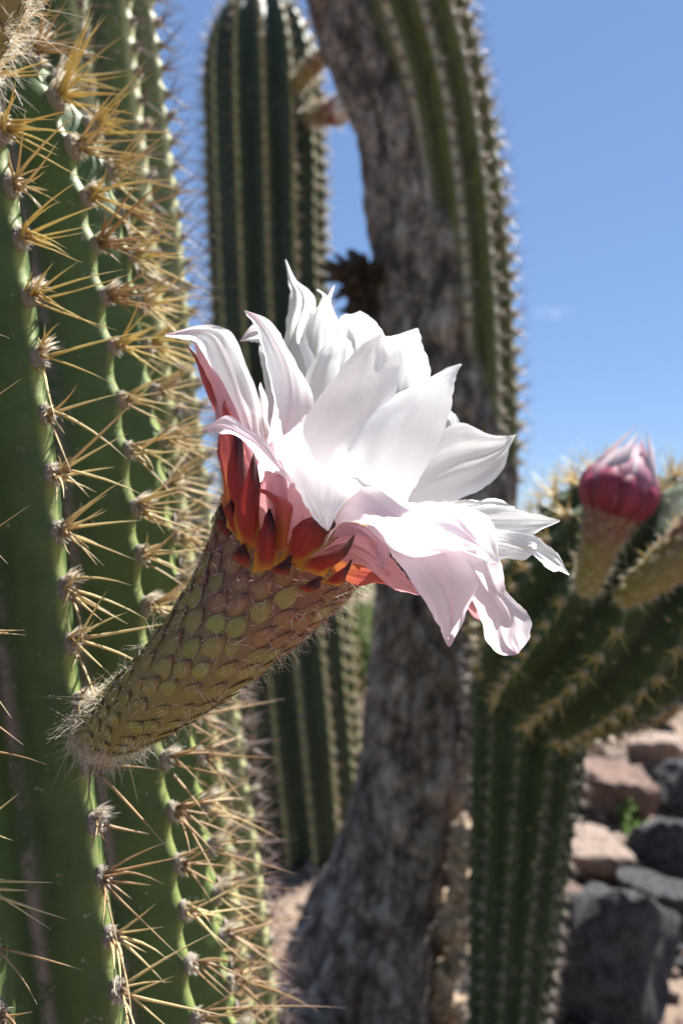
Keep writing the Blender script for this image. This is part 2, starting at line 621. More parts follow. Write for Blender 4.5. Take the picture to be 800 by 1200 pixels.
set_root(root, (mpath[0][0].x, mpath[0][0].y, 0))
main = Column(mpath, 18, 0.20, R(32), rings=300, per=12, sharp=0.10, spacing=0.0235, notch=0.026, lump=0.014, seed=1)
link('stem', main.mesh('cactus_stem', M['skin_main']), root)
rnd = random.Random(4)
rest = {k: Bag() for k in ('gold', 'straw', 'tan')}
pads_rest = Bag()
cands = []
for (p, N, U, th, s, rib) in main.areoles(0.02, main.L):
    sx = 400 + p.x / p.y * FPX
    sy = 600 - (p.z - CAM_H) / p.y * FPX
    if -1500 < sy < 1500:
        vis = R(5) < th < R(112) and -60 < sx < 300 and -40 < sy < 1250
        cands.append((p, N, U, th, s, rib, sx, sy, vis))
n_indiv = 0
for (p, N, U, th, s, rib, sx, sy, vis) in cands:
    if not vis and abs(sy - 600) > 750:
        continue
    kind = 'gold' if sy < 420 else ('straw' if sy < 800 else 'tan')
    if rnd.random() < 0.3:
        kind = rnd.choice(('straw', 'straw', 'tan'))
    young = smooth01(300, 60, sy)
    size = 0.0050 + 0.0030 * young
    n = rnd.randint(10, 16) + int(5 * young) if sy < 780 else rnd.randint(4, 11)
    if not vis:
        n = 6
    bias = Vector((0.45, -0.12, -0.12)) if vis else Vector((0, 0, 0))
    dirs = spine_dirs(N, U, n, rnd, bias * rnd.uniform(0.3, 1.6) + Vector((0, 0, rnd.uniform(-.25, .2))))
    old = rnd.random()
    if vis:
        a = link('areole', AREOLE[rnd.randrange(6)], root, frame_matrix(p - N * 0.0008, N, U.cross(N), (size * rnd.uniform(.8, 1.1), size * rnd.uniform(.85, 1.15), size)))
        inv_par = a
    else:
        pads_rest.add(AREOLE_LOW_V, AREOLE_LOW_F, [0.2] * 7, frame_matrix(p, N, U.cross(N), size))
    for k, d in enumerate(dirs):
        ln = rnd.uniform(0.010, 0.041) * (1 if k % 4 else 1.25)
        if rnd.random() < 0.08:
            ln *= 1.35
        b = p + N * 0.001 + d * 0.001 + Vector((rnd.gauss(0, .0011), rnd.gauss(0, .0011), rnd.gauss(0, .0016)))
        if old < 0.3 and rnd.random() < 0.4:
            ln *= rnd.uniform(.15, .6)                     # broken
        wd = rnd.uniform(0.020, 0.033)
        mw = frame_matrix(b, d, U, (wd, wd, ln))
        if vis and n_indiv < 296 and R(20) < th < R(84) and -30 < sx < 260 and 60 < sy < 1190 and k < 9:
            link('spine', SPINE_MESH[kind][rnd.randrange(5)], inv_par, mw)
            n_indiv += 1
        else:
            gq = SPINE_VAR[rnd.randrange(5)] if vis else SPINE_LOW[rnd.randrange(3)]
            rest[kind].add(*gq, mw)
for k, bag in rest.items():
    if bag.n:
        tag(link('spines', bag.mesh('spines', M[k]), root), None, None, kind='stuff')
if pads_rest.n:
    tag(link('areoles', pads_rest.mesh('areoles', M['pad']), root), None, None, kind='stuff')


# ------------------------------------------------------------------ simpler cacti standing further back
def back_cactus(name, label, path, nribs, depth, phase, skin, spine, spacing, slen, nsp, sharp, s_range, cut=None, rings=160, per=8, seed=0,
                pad=0.004, notch=0.05, lump=0.02, bend_up=0.0, thick=0.03, indiv=True, extra=None):
    r = thing(name, label, 'cactus', (0, 0, 0))
    b0 = path[0][0]
    set_root(r, (b0.x, b0.y, 0))
    c = Column(path, nribs, depth, phase, rings=rings, per=per, sharp=sharp, spacing=spacing, notch=notch, lump=lump, seed=seed)
    link('stem', c.mesh(name + '_stem', M[skin]), r)
    bag = Bag()
    rr = random.Random(seed + 9)
    na = 0
    for (p, N, U, th, s, rib) in c.areoles(c.L * s_range[0], c.L * s_range[1]):
        if cut and not cut(p, th, s / c.L):
            continue
        facing = N.y < 0.35
        sz = pad * rr.uniform(.8, 1.2)
        if indiv and facing and na < 290:
            link('areole', AREOLE[rr.randrange(6)], r, frame_matrix(p - N * sz * 0.2, N, U.cross(N), sz))
            na += 1
        for d in spine_dirs(N, U, nsp if facing else max(3, nsp // 2), rr, Vector((0, 0, bend_up))):
            ln = slen * rr.uniform(.5, 1.1)
            bag.add(*SPINE_LOW[rr.randrange(3)], frame_matrix(p, d, U, (thick, thick, ln)))
    tag(link('spines', bag.mesh('spines', M[spine]), r), None, None, kind='stuff')
    return r, c


D2 = 0.64
p2 = [(P(245, 1682, D2), 0.096), (P(185, 1180, D2), 0.104), (P(150, 900, D2), 0.104), (P(105, 560, D2), 0.104),
      (P(75, 300, D2), 0.104), (P(45, 0, D2), 0.102), (P(25, -220, D2), 0.09), (P(20, -300, D2), 0.05), (P(19, -325, D2), 0.001)]
back_cactus('columnar_cactus', 'olive ribbed cactus standing close behind the flowering one', p2, 14, 0.22, R(10), 'skin_back', 'mauve_spine',
            0.021, 0.036, 7, 0.14, (0.0, 1.0), seed=21, pad=0.0042, thick=0.026, rings=260, notch=0.045)

D3 = 1.8
p3 = [(P(365, 985, D3), 0.140), (P(352, 850, D3), 0.146), (P(330, 600, D3), 0.146), (P(315, 350, D3), 0.146), (P(310, 180, D3), 0.150),
      (P(307, 90, D3), 0.144), (P(304, 40, D3), 0.120), (P(301, 8, D3), 0.072), (P(300, -4, D3), 0.03), (P(300, -8, D3), 0.001)]
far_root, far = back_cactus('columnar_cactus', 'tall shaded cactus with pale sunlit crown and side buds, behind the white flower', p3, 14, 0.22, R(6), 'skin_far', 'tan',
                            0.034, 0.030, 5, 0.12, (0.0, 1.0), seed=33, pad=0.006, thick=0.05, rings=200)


# ------------------------------------------------------------------ the bark-covered old cactus
DT = 1.25
pt = [(P(448, 1160, DT), 0.185), (P(452, 1100, DT), 0.158), (P(470, 1020, DT), 0.124), (P(485, 940, DT), 0.108), (P(498, 850, DT), 0.104), (P(512, 720, DT), 0.112),
      (P(522, 560, DT), 0.122), (P(522, 450, DT), 0.122), (P(516, 300, DT), 0.117), (P(496, 150, DT), 0.118), (P(458, 20, DT), 0.128),
      (P(425, -100, DT), 0.13), (P(395, -260, DT), 0.125), (P(385, -340, DT), 0.10), (P(380, -385, DT), 0.05), (P(379, -395, DT), 0.001)]
troot = thing('old_cactus', 'leaning old cactus with grey cracked bark and green ribs down one side', 'cactus', (0, 0, 0))
set_root(troot, (pt[0][0].x, pt[0][0].y, 0))
tc = Column(pt, 14, 0.17, R(10), rings=420, per=14, sharp=0.13, spacing=0.03, notch=0.05, lump=0.02, seed=50)


def bark_amount(th, h):
    """1 where cork has replaced the green skin; h = height fraction"""
    thn = (th + math.pi) % (2 * math.pi) - math.pi
    # edge angle to the right of which the stem is still green
    edge = np.interp(h, [0, 0.34, 0.40, 0.50, 0.58, 0.746, 1.0], [3.3, 3.2, 0.70, 0.12, -0.14, -0.55, -1.6])
    left_edge = np.interp(h, [0, 0.45, 0.8, 1.0], [-3.3, -2.8, -1.9, -1.9])
    n = 0.16 * noise.noise(Vector((thn * 2, h * 14, 5)))
    return smooth01(edge + 0.14 + n, edge - 0.14 + n, thn) * smooth01(left_edge - .15, left_edge + .15, thn + n)


tv, tcr, tb = [], [], []
nseg = tc.nribs * tc.per
for i in range(tc.rings + 1):
    s = tc.L * i / tc.rings
    c, r, T, X, F, dr = tc.at(s)
    for k in range(nseg):
        th = 2 * math.pi * k / nseg + tc.phase
        rr, u = tc.radius(th, s, r)
        b = bark_amount(th, i / tc.rings)
        q = Vector((math.cos(th), math.sin(th), 0))
        w = q * 2.2 + Vector((0, 0, s * 2.4))
        lumps = noise.fractal(w * 1.6, 0.7, 2.0, 4)
        crack = abs(noise.noise(q * 5.5 + Vector((9, 0, s * 5)))) * 1.6
        plate = noise.noise(q * 9 + Vector((0, 4, s * 24)))
        rb = r * (0.96 + 0.05 * lumps + 0.13 * (min(crack, 0.4) - 0.28) + 0.045 * plate)
        # a step where the thick cork shell ends above the fibrous core
        shell = 1.0
        thn = (th + math.pi) % (2 * math.pi) - math.pi
        if b > 0.5:
            lim = 0.30 + 0.02 * noise.noise(Vector((thn * 3, 0, 2)))
            if thn > 0.25:
                shell = 1 - 0.13 * smooth01(lim + 0.006, lim - 0.006, i / tc.rings) * smooth01(0.25, 0.5, thn)
                rb += r * 0.02 * math.sin(thn * 46 + 3 * noise.noise(Vector((thn * 4, s * 8, 0)))) * (1 - shell) / 0.13
        rad = rb * b * shell + rr * (1 - b)
        tv.append(c + (F * math.cos(th) + X * math.sin(th)) * rad)
        tcr.append(u)
        tb.append(b)
tf = [(i * nseg + k, i * nseg + (k + 1) % nseg, (i + 1) * nseg + (k + 1) % nseg, (i + 1) * nseg + k) for i in range(tc.rings) for k in range(nseg)]

m, nt, bs, out = new_mat('cactus_bark')
bk = attr(nt, 'bark')
n1 = noise_tex(nt, 34, 9, 0.72, 'Object', (1, 1, 0.6))
n2 = noise_tex(nt, 7, 6, 0.6, 'Object', (1, 1, 0.5))
cb = ramp(nt, n1, [(0.36, (0.02, 0.014, 0.011)), (0.44, (0.11, 0.088, 0.074)), (0.53, (0.24, 0.205, 0.175)), (0.66, (0.46, 0.41, 0.36))])
cb = mix(nt, ramp(nt, n2, [(0.52, (0, 0, 0)), (0.66, (0.6, 0.6, 0.6))]), cb, (0.17, 0.10, 0.06))
cg = ramp(nt, attr(nt, 'crest'), [(0.0, (0.05, 0.06, 0.02)), (0.5, (0.11, 0.125, 0.03)), (0.72, (0.12, 0.13, 0.035)), (0.86, (0.45, 0.42, 0.30))])
tcn = nt.nodes.new('ShaderNodeTexCoord')
mpn = nt.nodes.new('ShaderNodeMapping')
mpn.inputs['Scale'].default_value = (1, 1, 0.62)
nt.links.new(tcn.outputs['Object'], mpn.inputs[0])
dst = nt.nodes.new('ShaderNodeTexNoise')
dst.inputs['Scale'].default_value = 16
dst.inputs['Detail'].default_value = 4
nt.links.new(mpn.outputs[0], dst.inputs['Vector'])
vm = nt.nodes.new('ShaderNodeVectorMath')
vm.operation = 'MULTIPLY_ADD'
vm.inputs[1].default_value = (0.17, 0.17, 0.17)
nt.links.new(dst.outputs['Color'], vm.inputs[0])
nt.links.new(mpn.outputs[0], vm.inputs[2])
vor = nt.nodes.new('ShaderNodeTexVoronoi')
vor.feature = 'DISTANCE_TO_EDGE'
vor.inputs['Scale'].default_value = 17
nt.links.new(vm.outputs[0], vor.inputs['Vector'])
crk = ramp(nt, vor.outputs['Distance'], [(0.0, (0.75, 0.75, 0.75)), (0.05, (0.35, 0.35, 0.35)), (0.12, (0, 0, 0))])
vor2 = nt.nodes.new('ShaderNodeTexVoronoi')
vor2.inputs['Scale'].default_value = 17
nt.links.new(vm.outputs[0], vor2.inputs['Vector'])
cb = mix(nt, 0.35, cb, ramp(nt, vor2.outputs['Color'], [(0.1, (0.2, 0.2, 0.2)), (0.9, (0.8, 0.8, 0.8))]), 'OVERLAY')
cb = mix(nt, crk, cb, (0.022, 0.016, 0.013))
nt.links.new(mix(nt, bk, cg, cb), bs.inputs['Base Color'])
bs.inputs['Roughness'].default_value = 0.85
hh = nd(nt, 'ShaderNodeMath', operation='MULTIPLY_ADD')
hh.inputs[1].default_value = 3.0
nt.links.new(vor.outputs['Distance'], hh.inputs[0])
nt.links.new(n1, hh.inputs[2])
bump(nt, bs, hh.outputs[0], 0.9, 0.012)
M['bark'] = m
link('stem', make_mesh('old_cactus_stem', tv, tf, m, True, {'crest': tcr, 'bark': tb}), troot)
bag = Bag()
rr = random.Random(77)
na = 0
for (p, N, U, th, s, rib) in tc.areoles(tc.L * 0.2, tc.L):
    if bark_amount(th, s / tc.L) > 0.4:
        continue
    link('areole', AREOLE[rr.randrange(6)], troot, frame_matrix(p - N * .001, N, U.cross(N), 0.0055))
    for d in spine_dirs(N, U, 6, rr):
        bag.add(*SPINE_LOW[rr.randrange(3)], frame_matrix(p, d, U, (0.04, 0.04, rr.uniform(.015, .036))))
tag(link('spines', bag.mesh('spines', M['mauve_spine']), troot), None, None, kind='stuff')

# broken stub of bark sticking out at the left
M['dark_bark'] = plain_mat('dark_broken_bark', (0.02, 0.013, 0.010), (0.10, 0.07, 0.05), 40, 0.95, 0.9, 0.01)
M['tan_fibre'] = plain_mat('dry_tan_fibre', (0.20, 0.13, 0.08), (0.50, 0.39, 0.28), 70, 0.9, 0.6, 0.004)


def lump_mesh(name, mat, size, seed, rough=0.45, sub=3, flat=None, sharp=1.6):
    bm_v, bm_f = ico(sub)
    v = []
    for q in bm_v:
        q = Vector(q)
        n = noise.fractal(q * sharp + Vector((seed * 3.1, seed * 1.7, 0)), 0.7, 2.1, 5)
        w = q * (1 + rough * n)
        v.append((w.x * size[0], w.y * size[1], w.z * size[2]))
    return make_mesh(name, v, bm_f, mat, flat is None)


_ico = {}


def ico(sub):
    if sub not in _ico:
        import bmesh
        bm = bmesh.new()
        bmesh.ops.create_icosphere(bm, subdivisions=sub, radius=1)
        _ico[sub] = ([tuple(x.co) for x in bm.verts], [tuple(y.index for y in fc.verts) for fc in bm.faces])
        bm.free()
    return _ico[sub]


link('bark_stub', lump_mesh('bark_stub', M['dark_bark'], (0.046, 0.04, 0.026), 3, 1.1, 5, None, 2.6), troot, Matrix.Translation(P(428, 326, DT - 0.01)))
link('bark_stub', lump_mesh('bark_stub', M['dark_bark'], (0.030, 0.03, 0.042), 8, 1.0, 5, None, 2.8), troot, Matrix.Translation(P(436, 362, DT)))
for i, (px, py, sx, sz) in enumerate([(548, 985, .022, .030), (540, 1035, .02, .026), (532, 1078, .026, .036), (538, 1120, .020, .022), (518, 1155, .018, .03),
                                      (528, 1180, .02, .018), (536, 1010, .012, .02), (512, 1175, .016, .014)]):
    link('peeling_fibre', lump_mesh('peeling_fibre', M['tan_fibre'], (sx, .02, sz), 20 + i, 0.9, 3, None, 2.4), troot, Matrix.Translation(P(px, py, DT - 0.11)))


# ------------------------------------------------------------------ the cactus with the club arm and buds at the right
DS = 0.98
ps = [(P(588, 1307, DS), 0.048), (P(595, 1180, DS), 0.053), (P(606, 1020, DS), 0.064), (P(616, 900, DS), 0.075), (P(622, 820, DS), 0.080),
      (P(624, 770, DS), 0.074), (P(625, 735, DS), 0.055), (P(626, 715, DS), 0.025), (P(626, 710, DS), 0.001)]
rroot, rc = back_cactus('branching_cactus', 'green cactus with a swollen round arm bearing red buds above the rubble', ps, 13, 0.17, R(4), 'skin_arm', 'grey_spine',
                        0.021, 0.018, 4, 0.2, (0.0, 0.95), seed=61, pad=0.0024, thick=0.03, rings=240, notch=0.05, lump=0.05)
pa = [(P(624, 822, .875), 0.02), (P(630, 812, .87), 0.058), (P(645, 790, .85), 0.088), (P(672, 754, .81), 0.106), (P(710, 714, .765), 0.114), (P(746, 674, .73), 0.114),
      (P(778, 638, .71), 0.104), (P(801, 610, .70), 0.082), (P(816, 590, .695), 0.05), (P(824, 580, .693), 0.02), (P(826, 577, .692), 0.001)]
ra = Column(pa, 14, 0.15, R(20), rings=160, per=10, sharp=0.2, spacing=0.022, notch=0.06, lump=0.02, seed=66)
arm = link('arm', ra.mesh('cactus_arm', M['skin_arm']), rroot)
bag = Bag()
rr = random.Random(5)
for (p, N, U, th, s, rib) in ra.areoles(ra.L * 0.10, ra.L):
    link('areole', AREOLE[rr.randrange(6)], arm, frame_matrix(p - N * .001, N, U.cross(N), 0.0048))
    top = max(smooth01(0.6, 0.95, s / ra.L), smooth01(0.25, 0.75, N.z))        # longest on the upper side
    for d in spine_dirs(N, U, 6 + int(5 * top), rr, Vector((0, 0, 0.1))):
        bag.add(*SPINE_LOW[rr.randrange(3)], frame_matrix(p, d, U, (0.036, 0.036, rr.uniform(.012, .024) * (1 + .8 * top))))
tag(link('spines', bag.mesh('spines', M['gold']), arm), None, None, kind='stuff')


# ------------------------------------------------------------------ flower tubes: shared builder
def tube_frames(path, n):
    """path: (world point, radius) -> resampled centres, radii and frames"""
    arr = catmull([(*p, r) for p, r in path], n)
    fr = []
    for i in range(n):
        a, b = arr[max(0, i - 1)], arr[min(n - 1, i + 1)]
        T = Vector(b[:3] - a[:3]).normalized()
        X = Vector((0, -1, 0)) - T * (-T.y)
        X.normalize()
        Y = T.cross(X)
        fr.append((Vector(arr[i][:3]), arr[i][3], T, X, Y))
    return fr


def tube_mesh(name, fr, mat, nseg=32, lump=0.02, cap=True):
    v, f, h = [], [], []
    for i, (c, r, T, X, Y) in enumerate(fr):
        for k in range(nseg):
            an = 2 * math.pi * k / nseg
            d = X * math.cos(an) + Y * math.sin(an)
            rr = r * (1 + lump * noise.noise(d * 3 + Vector((0, 0, i * 0.3))))
            v.append(c + d * rr)
            h.append(i / (len(fr) - 1))
    for i in range(len(fr) - 1):
        for k in range(nseg):
            q = (k + 1) % nseg
            f.append((i * nseg + k, i * nseg + q, (i + 1) * nseg + q, (i + 1) * nseg + k))
    if cap:
        f.append(tuple(range(nseg))[::-1])
        f.append(tuple((len(fr) - 1) * nseg + k for k in range(nseg)))
    return make_mesh(name, v, f, mat, True, {'along': h})


def scale_mesh(name, mat, seed=0, long=1.0):
    """pointed overlapping scale: z out, y towards the mouth of the tube; unit half-width"""
    v, f, a = [], [], []
    nu, nv = 6, 6
    for j in range(nv + 1):
        t = j / nv
        w = 1.0 * (1 - t ** 1.7) * (0.72 + 0.5 * min(1, t * 2.5)) + 0.03
        for i in range(nu + 1):
            u = (i / nu) * 2 - 1
            z = 0.30 * (1 - u * u) * math.sin(min(1, t * 1.25) * math.pi * 0.75 + 0.2) + 0.30 * t * t * long - 0.10
            n = noise.noise(Vector((u * 1.5, t * 2, seed * 7.7)))
            v.append((u * w * (0.8 + 0.2 * n), (t * 2.1 - 1.0) * long + 0.10 * n, z + 0.08 * n))
            a.append(max(t ** 1.6, 0.72 * abs(u) ** 4, 0.6 * (1 - t) ** 8) + 0.15 * n)
    for j in range(nv):
        for i in range(nu):
            k = j * (nu + 1) + i
            f.append((k, k + 1, k + nu + 2, k + nu + 1))
    return make_mesh(name, v, f, mat, True, {'along': np.clip(a, 0, 1)})


def scale_mat(name, base, mid, tip):
    m, nt, bs, out = new_mat(name)
    c = ramp(nt, attr(nt, 'along'), [(0.0, base), (0.55, mid), (0.82, tip), (1.0, tuple(x * .55 for x in tip))])
    n = noise_tex(nt, 700, 4)
    c = mix(nt, 0.4, c, ramp(nt, n, [(0.3, (.25, .25, .25)), (.7, (.75, .75, .75))]), 'OVERLAY')
    oi = nt.nodes.new('ShaderNodeObjectInfo')
    c = mix(nt, 0.3, c, ramp(nt, oi.outputs['Random'], [(0, (.3, .27, .25)), (1, (.7, .73, .62))]), 'OVERLAY')
    nt.links.new(c, bs.inputs['Base Color'])
    bs.inputs['Roughness'].default_value = 0.6
    return m


SCALE_MATS = [scale_mat('scale_green', (0.20, 0.185, 0.042), (0.20, 0.18, 0.045), (0.11, 0.065, 0.026)),
              scale_mat('scale_olive', (0.21, 0.175, 0.045), (0.20, 0.145, 0.045), (0.13, 0.060, 0.03)),
              scale_mat('scale_russet', (0.20, 0.12, 0.045), (0.20, 0.080, 0.042), (0.10, 0.035, 0.024))]
SCALES = [[scale_mesh('scale', mm, q) for q in range(5)] for mm in SCALE_MATS]
LONG_SCALES = [scale_mesh('scale', SCALE_MATS[2], q, 1.5) for q in range(4)]
m, nt, bs, out = new_mat('tube_skin')
nt.links.new(ramp(nt, attr(nt, 'along'), [(0, (0.19, 0.17, 0.05)), (0.5, (0.18, 0.135, 0.045)), (0.75, (0.16, 0.065, 0.04)), (1, (0.20, 0.055, 0.03))]), bs.inputs['Base Color'])
bs.inputs['Roughness'].default_value = 0.7
M['tube'] = m


def hair_tuft(bag, base, d, length, width, rnd, droop=0.3):
    """one wavy fibre as a thin folded ribbon"""
    d = Vector(d).normalized()
    side = d.cross(Vector((rnd.gauss(0, 1), rnd.gauss(0, 1), rnd.gauss(0, 1)))).normalized() * width
    curl = Vector((rnd.gauss(0, 1), rnd.gauss(0, 1), rnd.gauss(0, 1))) * 0.28
    v, a = [], []
    for i in range(4):
        t = i / 3
        p = Vector(base) + d * (length * t) + (curl * t * t + Vector((0, 0, -droop * t * t))) * length
        w = side * (1 - 0.8 * t)
        v += [p - w, p + w]
        a += [t, t]
    bag.add(v, [(0, 1, 3, 2), (2, 3, 5, 4), (4, 5, 7, 6)], a)


def dress_tube(parent, fr, nscale, size, hair_n, hair_len, seed, mouth=0.97, start=0.10, shaggy=0.0, as_parts=True, hw=0.00011):
    """spiral scales and fibres over a tube; scales go under the tube part"""
    rnd = random.Random(seed)
    L = len(fr)
    # cumulative area so that the scales sit evenly
    seglen = [(fr[i + 1][0] - fr[i][0]).length * fr[i][1] for i in range(L - 1)]
    cum = np.concatenate([[0], np.cumsum(seglen)])
    cum /= cum[-1]
    hb = Bag()
    ga = math.pi * (3 - math.sqrt(5))
    sb = Bag()
    for k in range(nscale):
        w = start + (mouth - start) * (k + 0.5) / nscale
        x = np.interp(w, cum, np.arange(L))
        i = min(L - 2, int(x))
        q = x - i
        c = fr[i][0].lerp(fr[i + 1][0], q)
        r = fr[i][1] * (1 - q) + fr[i + 1][1] * q
        T, X, Y = fr[i][2:]
        an = k * ga + rnd.gauss(0, 0.05)
        d = X * math.cos(an) + Y * math.sin(an)
        dr = (fr[i + 1][1] - fr[i][1]) / max(1e-6, (fr[i + 1][0] - fr[i][0]).length)
        N = (d - T * dr).normalized()
        U = (T + d * dr).normalized()
        t = x / (L - 1)
        sz = size * (0.72 + 0.4 * t) * rnd.uniform(.80, 1.18)
        var = 0 if t < 0.42 else (1 if t < 0.66 else 2)
        if rnd.random() < 0.2:
            var = max(0, var - 1)
        mw = frame_matrix(c + d * (r + 0.00015), N, U.cross(N), (sz, sz * rnd.uniform(.95, 1.2), sz * 0.55))
        if as_parts:
            link('scale', LONG_SCALES[rnd.randrange(4)] if t > 0.88 and var == 2 else SCALES[var][rnd.randrange(5)], parent, mw)
        else:
            me = SCALES[var][0]
            sb.add([vv.co[:] for vv in me.vertices], [tuple(pp.vertices) for pp in me.polygons], [vv * 0 for vv in range(len(me.vertices))], mw)
        nh = hair_n if t > 0.3 else int(hair_n * (1 + shaggy * (0.3 - t) / 0.3))
        for _ in range(nh):
            hd = d * (rnd.uniform(0.05, 0.45) if t < 0.2 else rnd.uniform(0.2, 0.9)) + U * rnd.uniform(-.2, 1.0) + Vector((rnd.gauss(0, .5), rnd.gauss(0, .5), rnd.gauss(0, .5)))
            ll = hair_len * rnd.uniform(.4, 1.2) * (2.2 if rnd.random() < 0.06 else 1) * (1 + (0.6 if t < 0.2 else 0))
            hair_tuft(hb, c + d * r + U * sz * rnd.uniform(.2, .9) + Vector((rnd.gauss(0, 1), rnd.gauss(0, 1), rnd.gauss(0, 1))) * sz * .4, hd, ll, hw, rnd)
    if not as_parts:
        tag(link('scales', sb.mesh('scales', SCALE_MATS[1]), parent), None, None, kind='stuff')
    tag(link('hairs', hb.mesh('hairs', M['hair']), parent), None, None, kind='stuff')


# ------------------------------------------------------------------ the open flower
PX = 0.28 / FPX
froot = thing('cactus_flower', 'large open white cactus flower with pink outer petals on a scaly hairy tube', 'flower', P(112, 850, 0.304))
fpath = [(P(114, 850, 0.304), 32), (P(126, 849, 0.292), 35), (P(148, 840, 0.279), 40), (P(184, 814, 0.268), 47), (P(232, 772, 0.264), 57),
         (P(282, 718, 0.268), 70), (P(318, 672, 0.275), 84), (P(337, 642, 0.281), 91), (P(345, 628, 0.284), 90)]
ffr = tube_frames([(p, r * p.y / FPX) for p, r in fpath], 60)
tube = link('tube', tube_mesh('flower_tube', ffr, M['tube'], 48, 0.02), froot)
dress_tube(tube, ffr, 298, 0.0044, 24, 0.0034, 3, mouth=0.985, start=0.02, shaggy=5.5)

WHITE = np.array((0.95, 0.95, 0.945))
PALE = np.array((0.88, 0.78, 0.825))
PINK = np.array((0.70, 0.30, 0.31))
ROSE = np.array((0.50, 0.10, 0.085))
MAUVE = np.array((0.62, 0.36, 0.42))


def pigment(kind, u, v):
    if kind == 'white':
        c = WHITE * 1.0
        return c * (1 - 0.35 * smooth01(0.12, 0, v)) + np.array((0.30, 0.30, 0.12)) * 0.35 * smooth01(0.12, 0, v), 0.76
    if kind == 'blush':
        a = 0.55 * smooth01(0.75, 1.0, v) + 0.55 * smooth01(0.55, 0.0, v) + 0.28 * math.exp(-(u / 0.16) ** 2)
        return WHITE * (1 - min(1, a)) + np.array((0.84, 0.54, 0.60)) * min(1, a), 0.64
    if kind == 'pale':
        a = 0.4 * smooth01(0.8, 1.0, v) + 0.35 * math.exp(-(u / 0.15) ** 2) * smooth01(0.2, 0.9, v) + 0.25 * smooth01(0.4, 0, v)
        return PALE * (1 - a) + np.array((0.74, 0.40, 0.50)) * a, 0.62
    if kind == 'pink':
        a = smooth01(0.0, 0.9, v) * 0.45
        return PINK * (1 - a) + np.array((0.80, 0.50, 0.52)) * a, 0.32
    if kind == 'mauve':
        return MAUVE, 0.25
    if kind == 'rose':
        a = smooth01(0.5, 0.0, v)
        return ROSE * (1 - a) + np.array((0.62, 0.20, 0.05)) * a, 0.25
    # sepal: yellow at the foot, red, almost black at the tip and along one side
    y, r_, k = np.array((0.58, 0.27, 0.03)), np.array((0.32, 0.028, 0.022)), np.array((0.060, 0.014, 0.014))
    e = smooth01(0.45, 1.0, abs(u))
    a = smooth01(-0.05 + 0.16 * e, 0.16 + 0.30 * e, v)
    jig = 0.12 * noise.noise(Vector((u * 3, v * 5, 1.7)))
    b = smooth01(0.35, 0.85, v + 0.22 * u + jig)
    if kind == 'scale_tip':
        y, b = np.array((0.22, 0.11, 0.045)), smooth01(0.05, 0.5, v)
    c = y * (1 - a) + r_ * a
    return c * (1 - b) + k * b, 0.20


BULGE = 0.62


CREASE = {13: (-0.15, 0.0030), 15: (0.30, -0.0032), 12: (0.2, -0.002), 9: (-.2, -.002)}


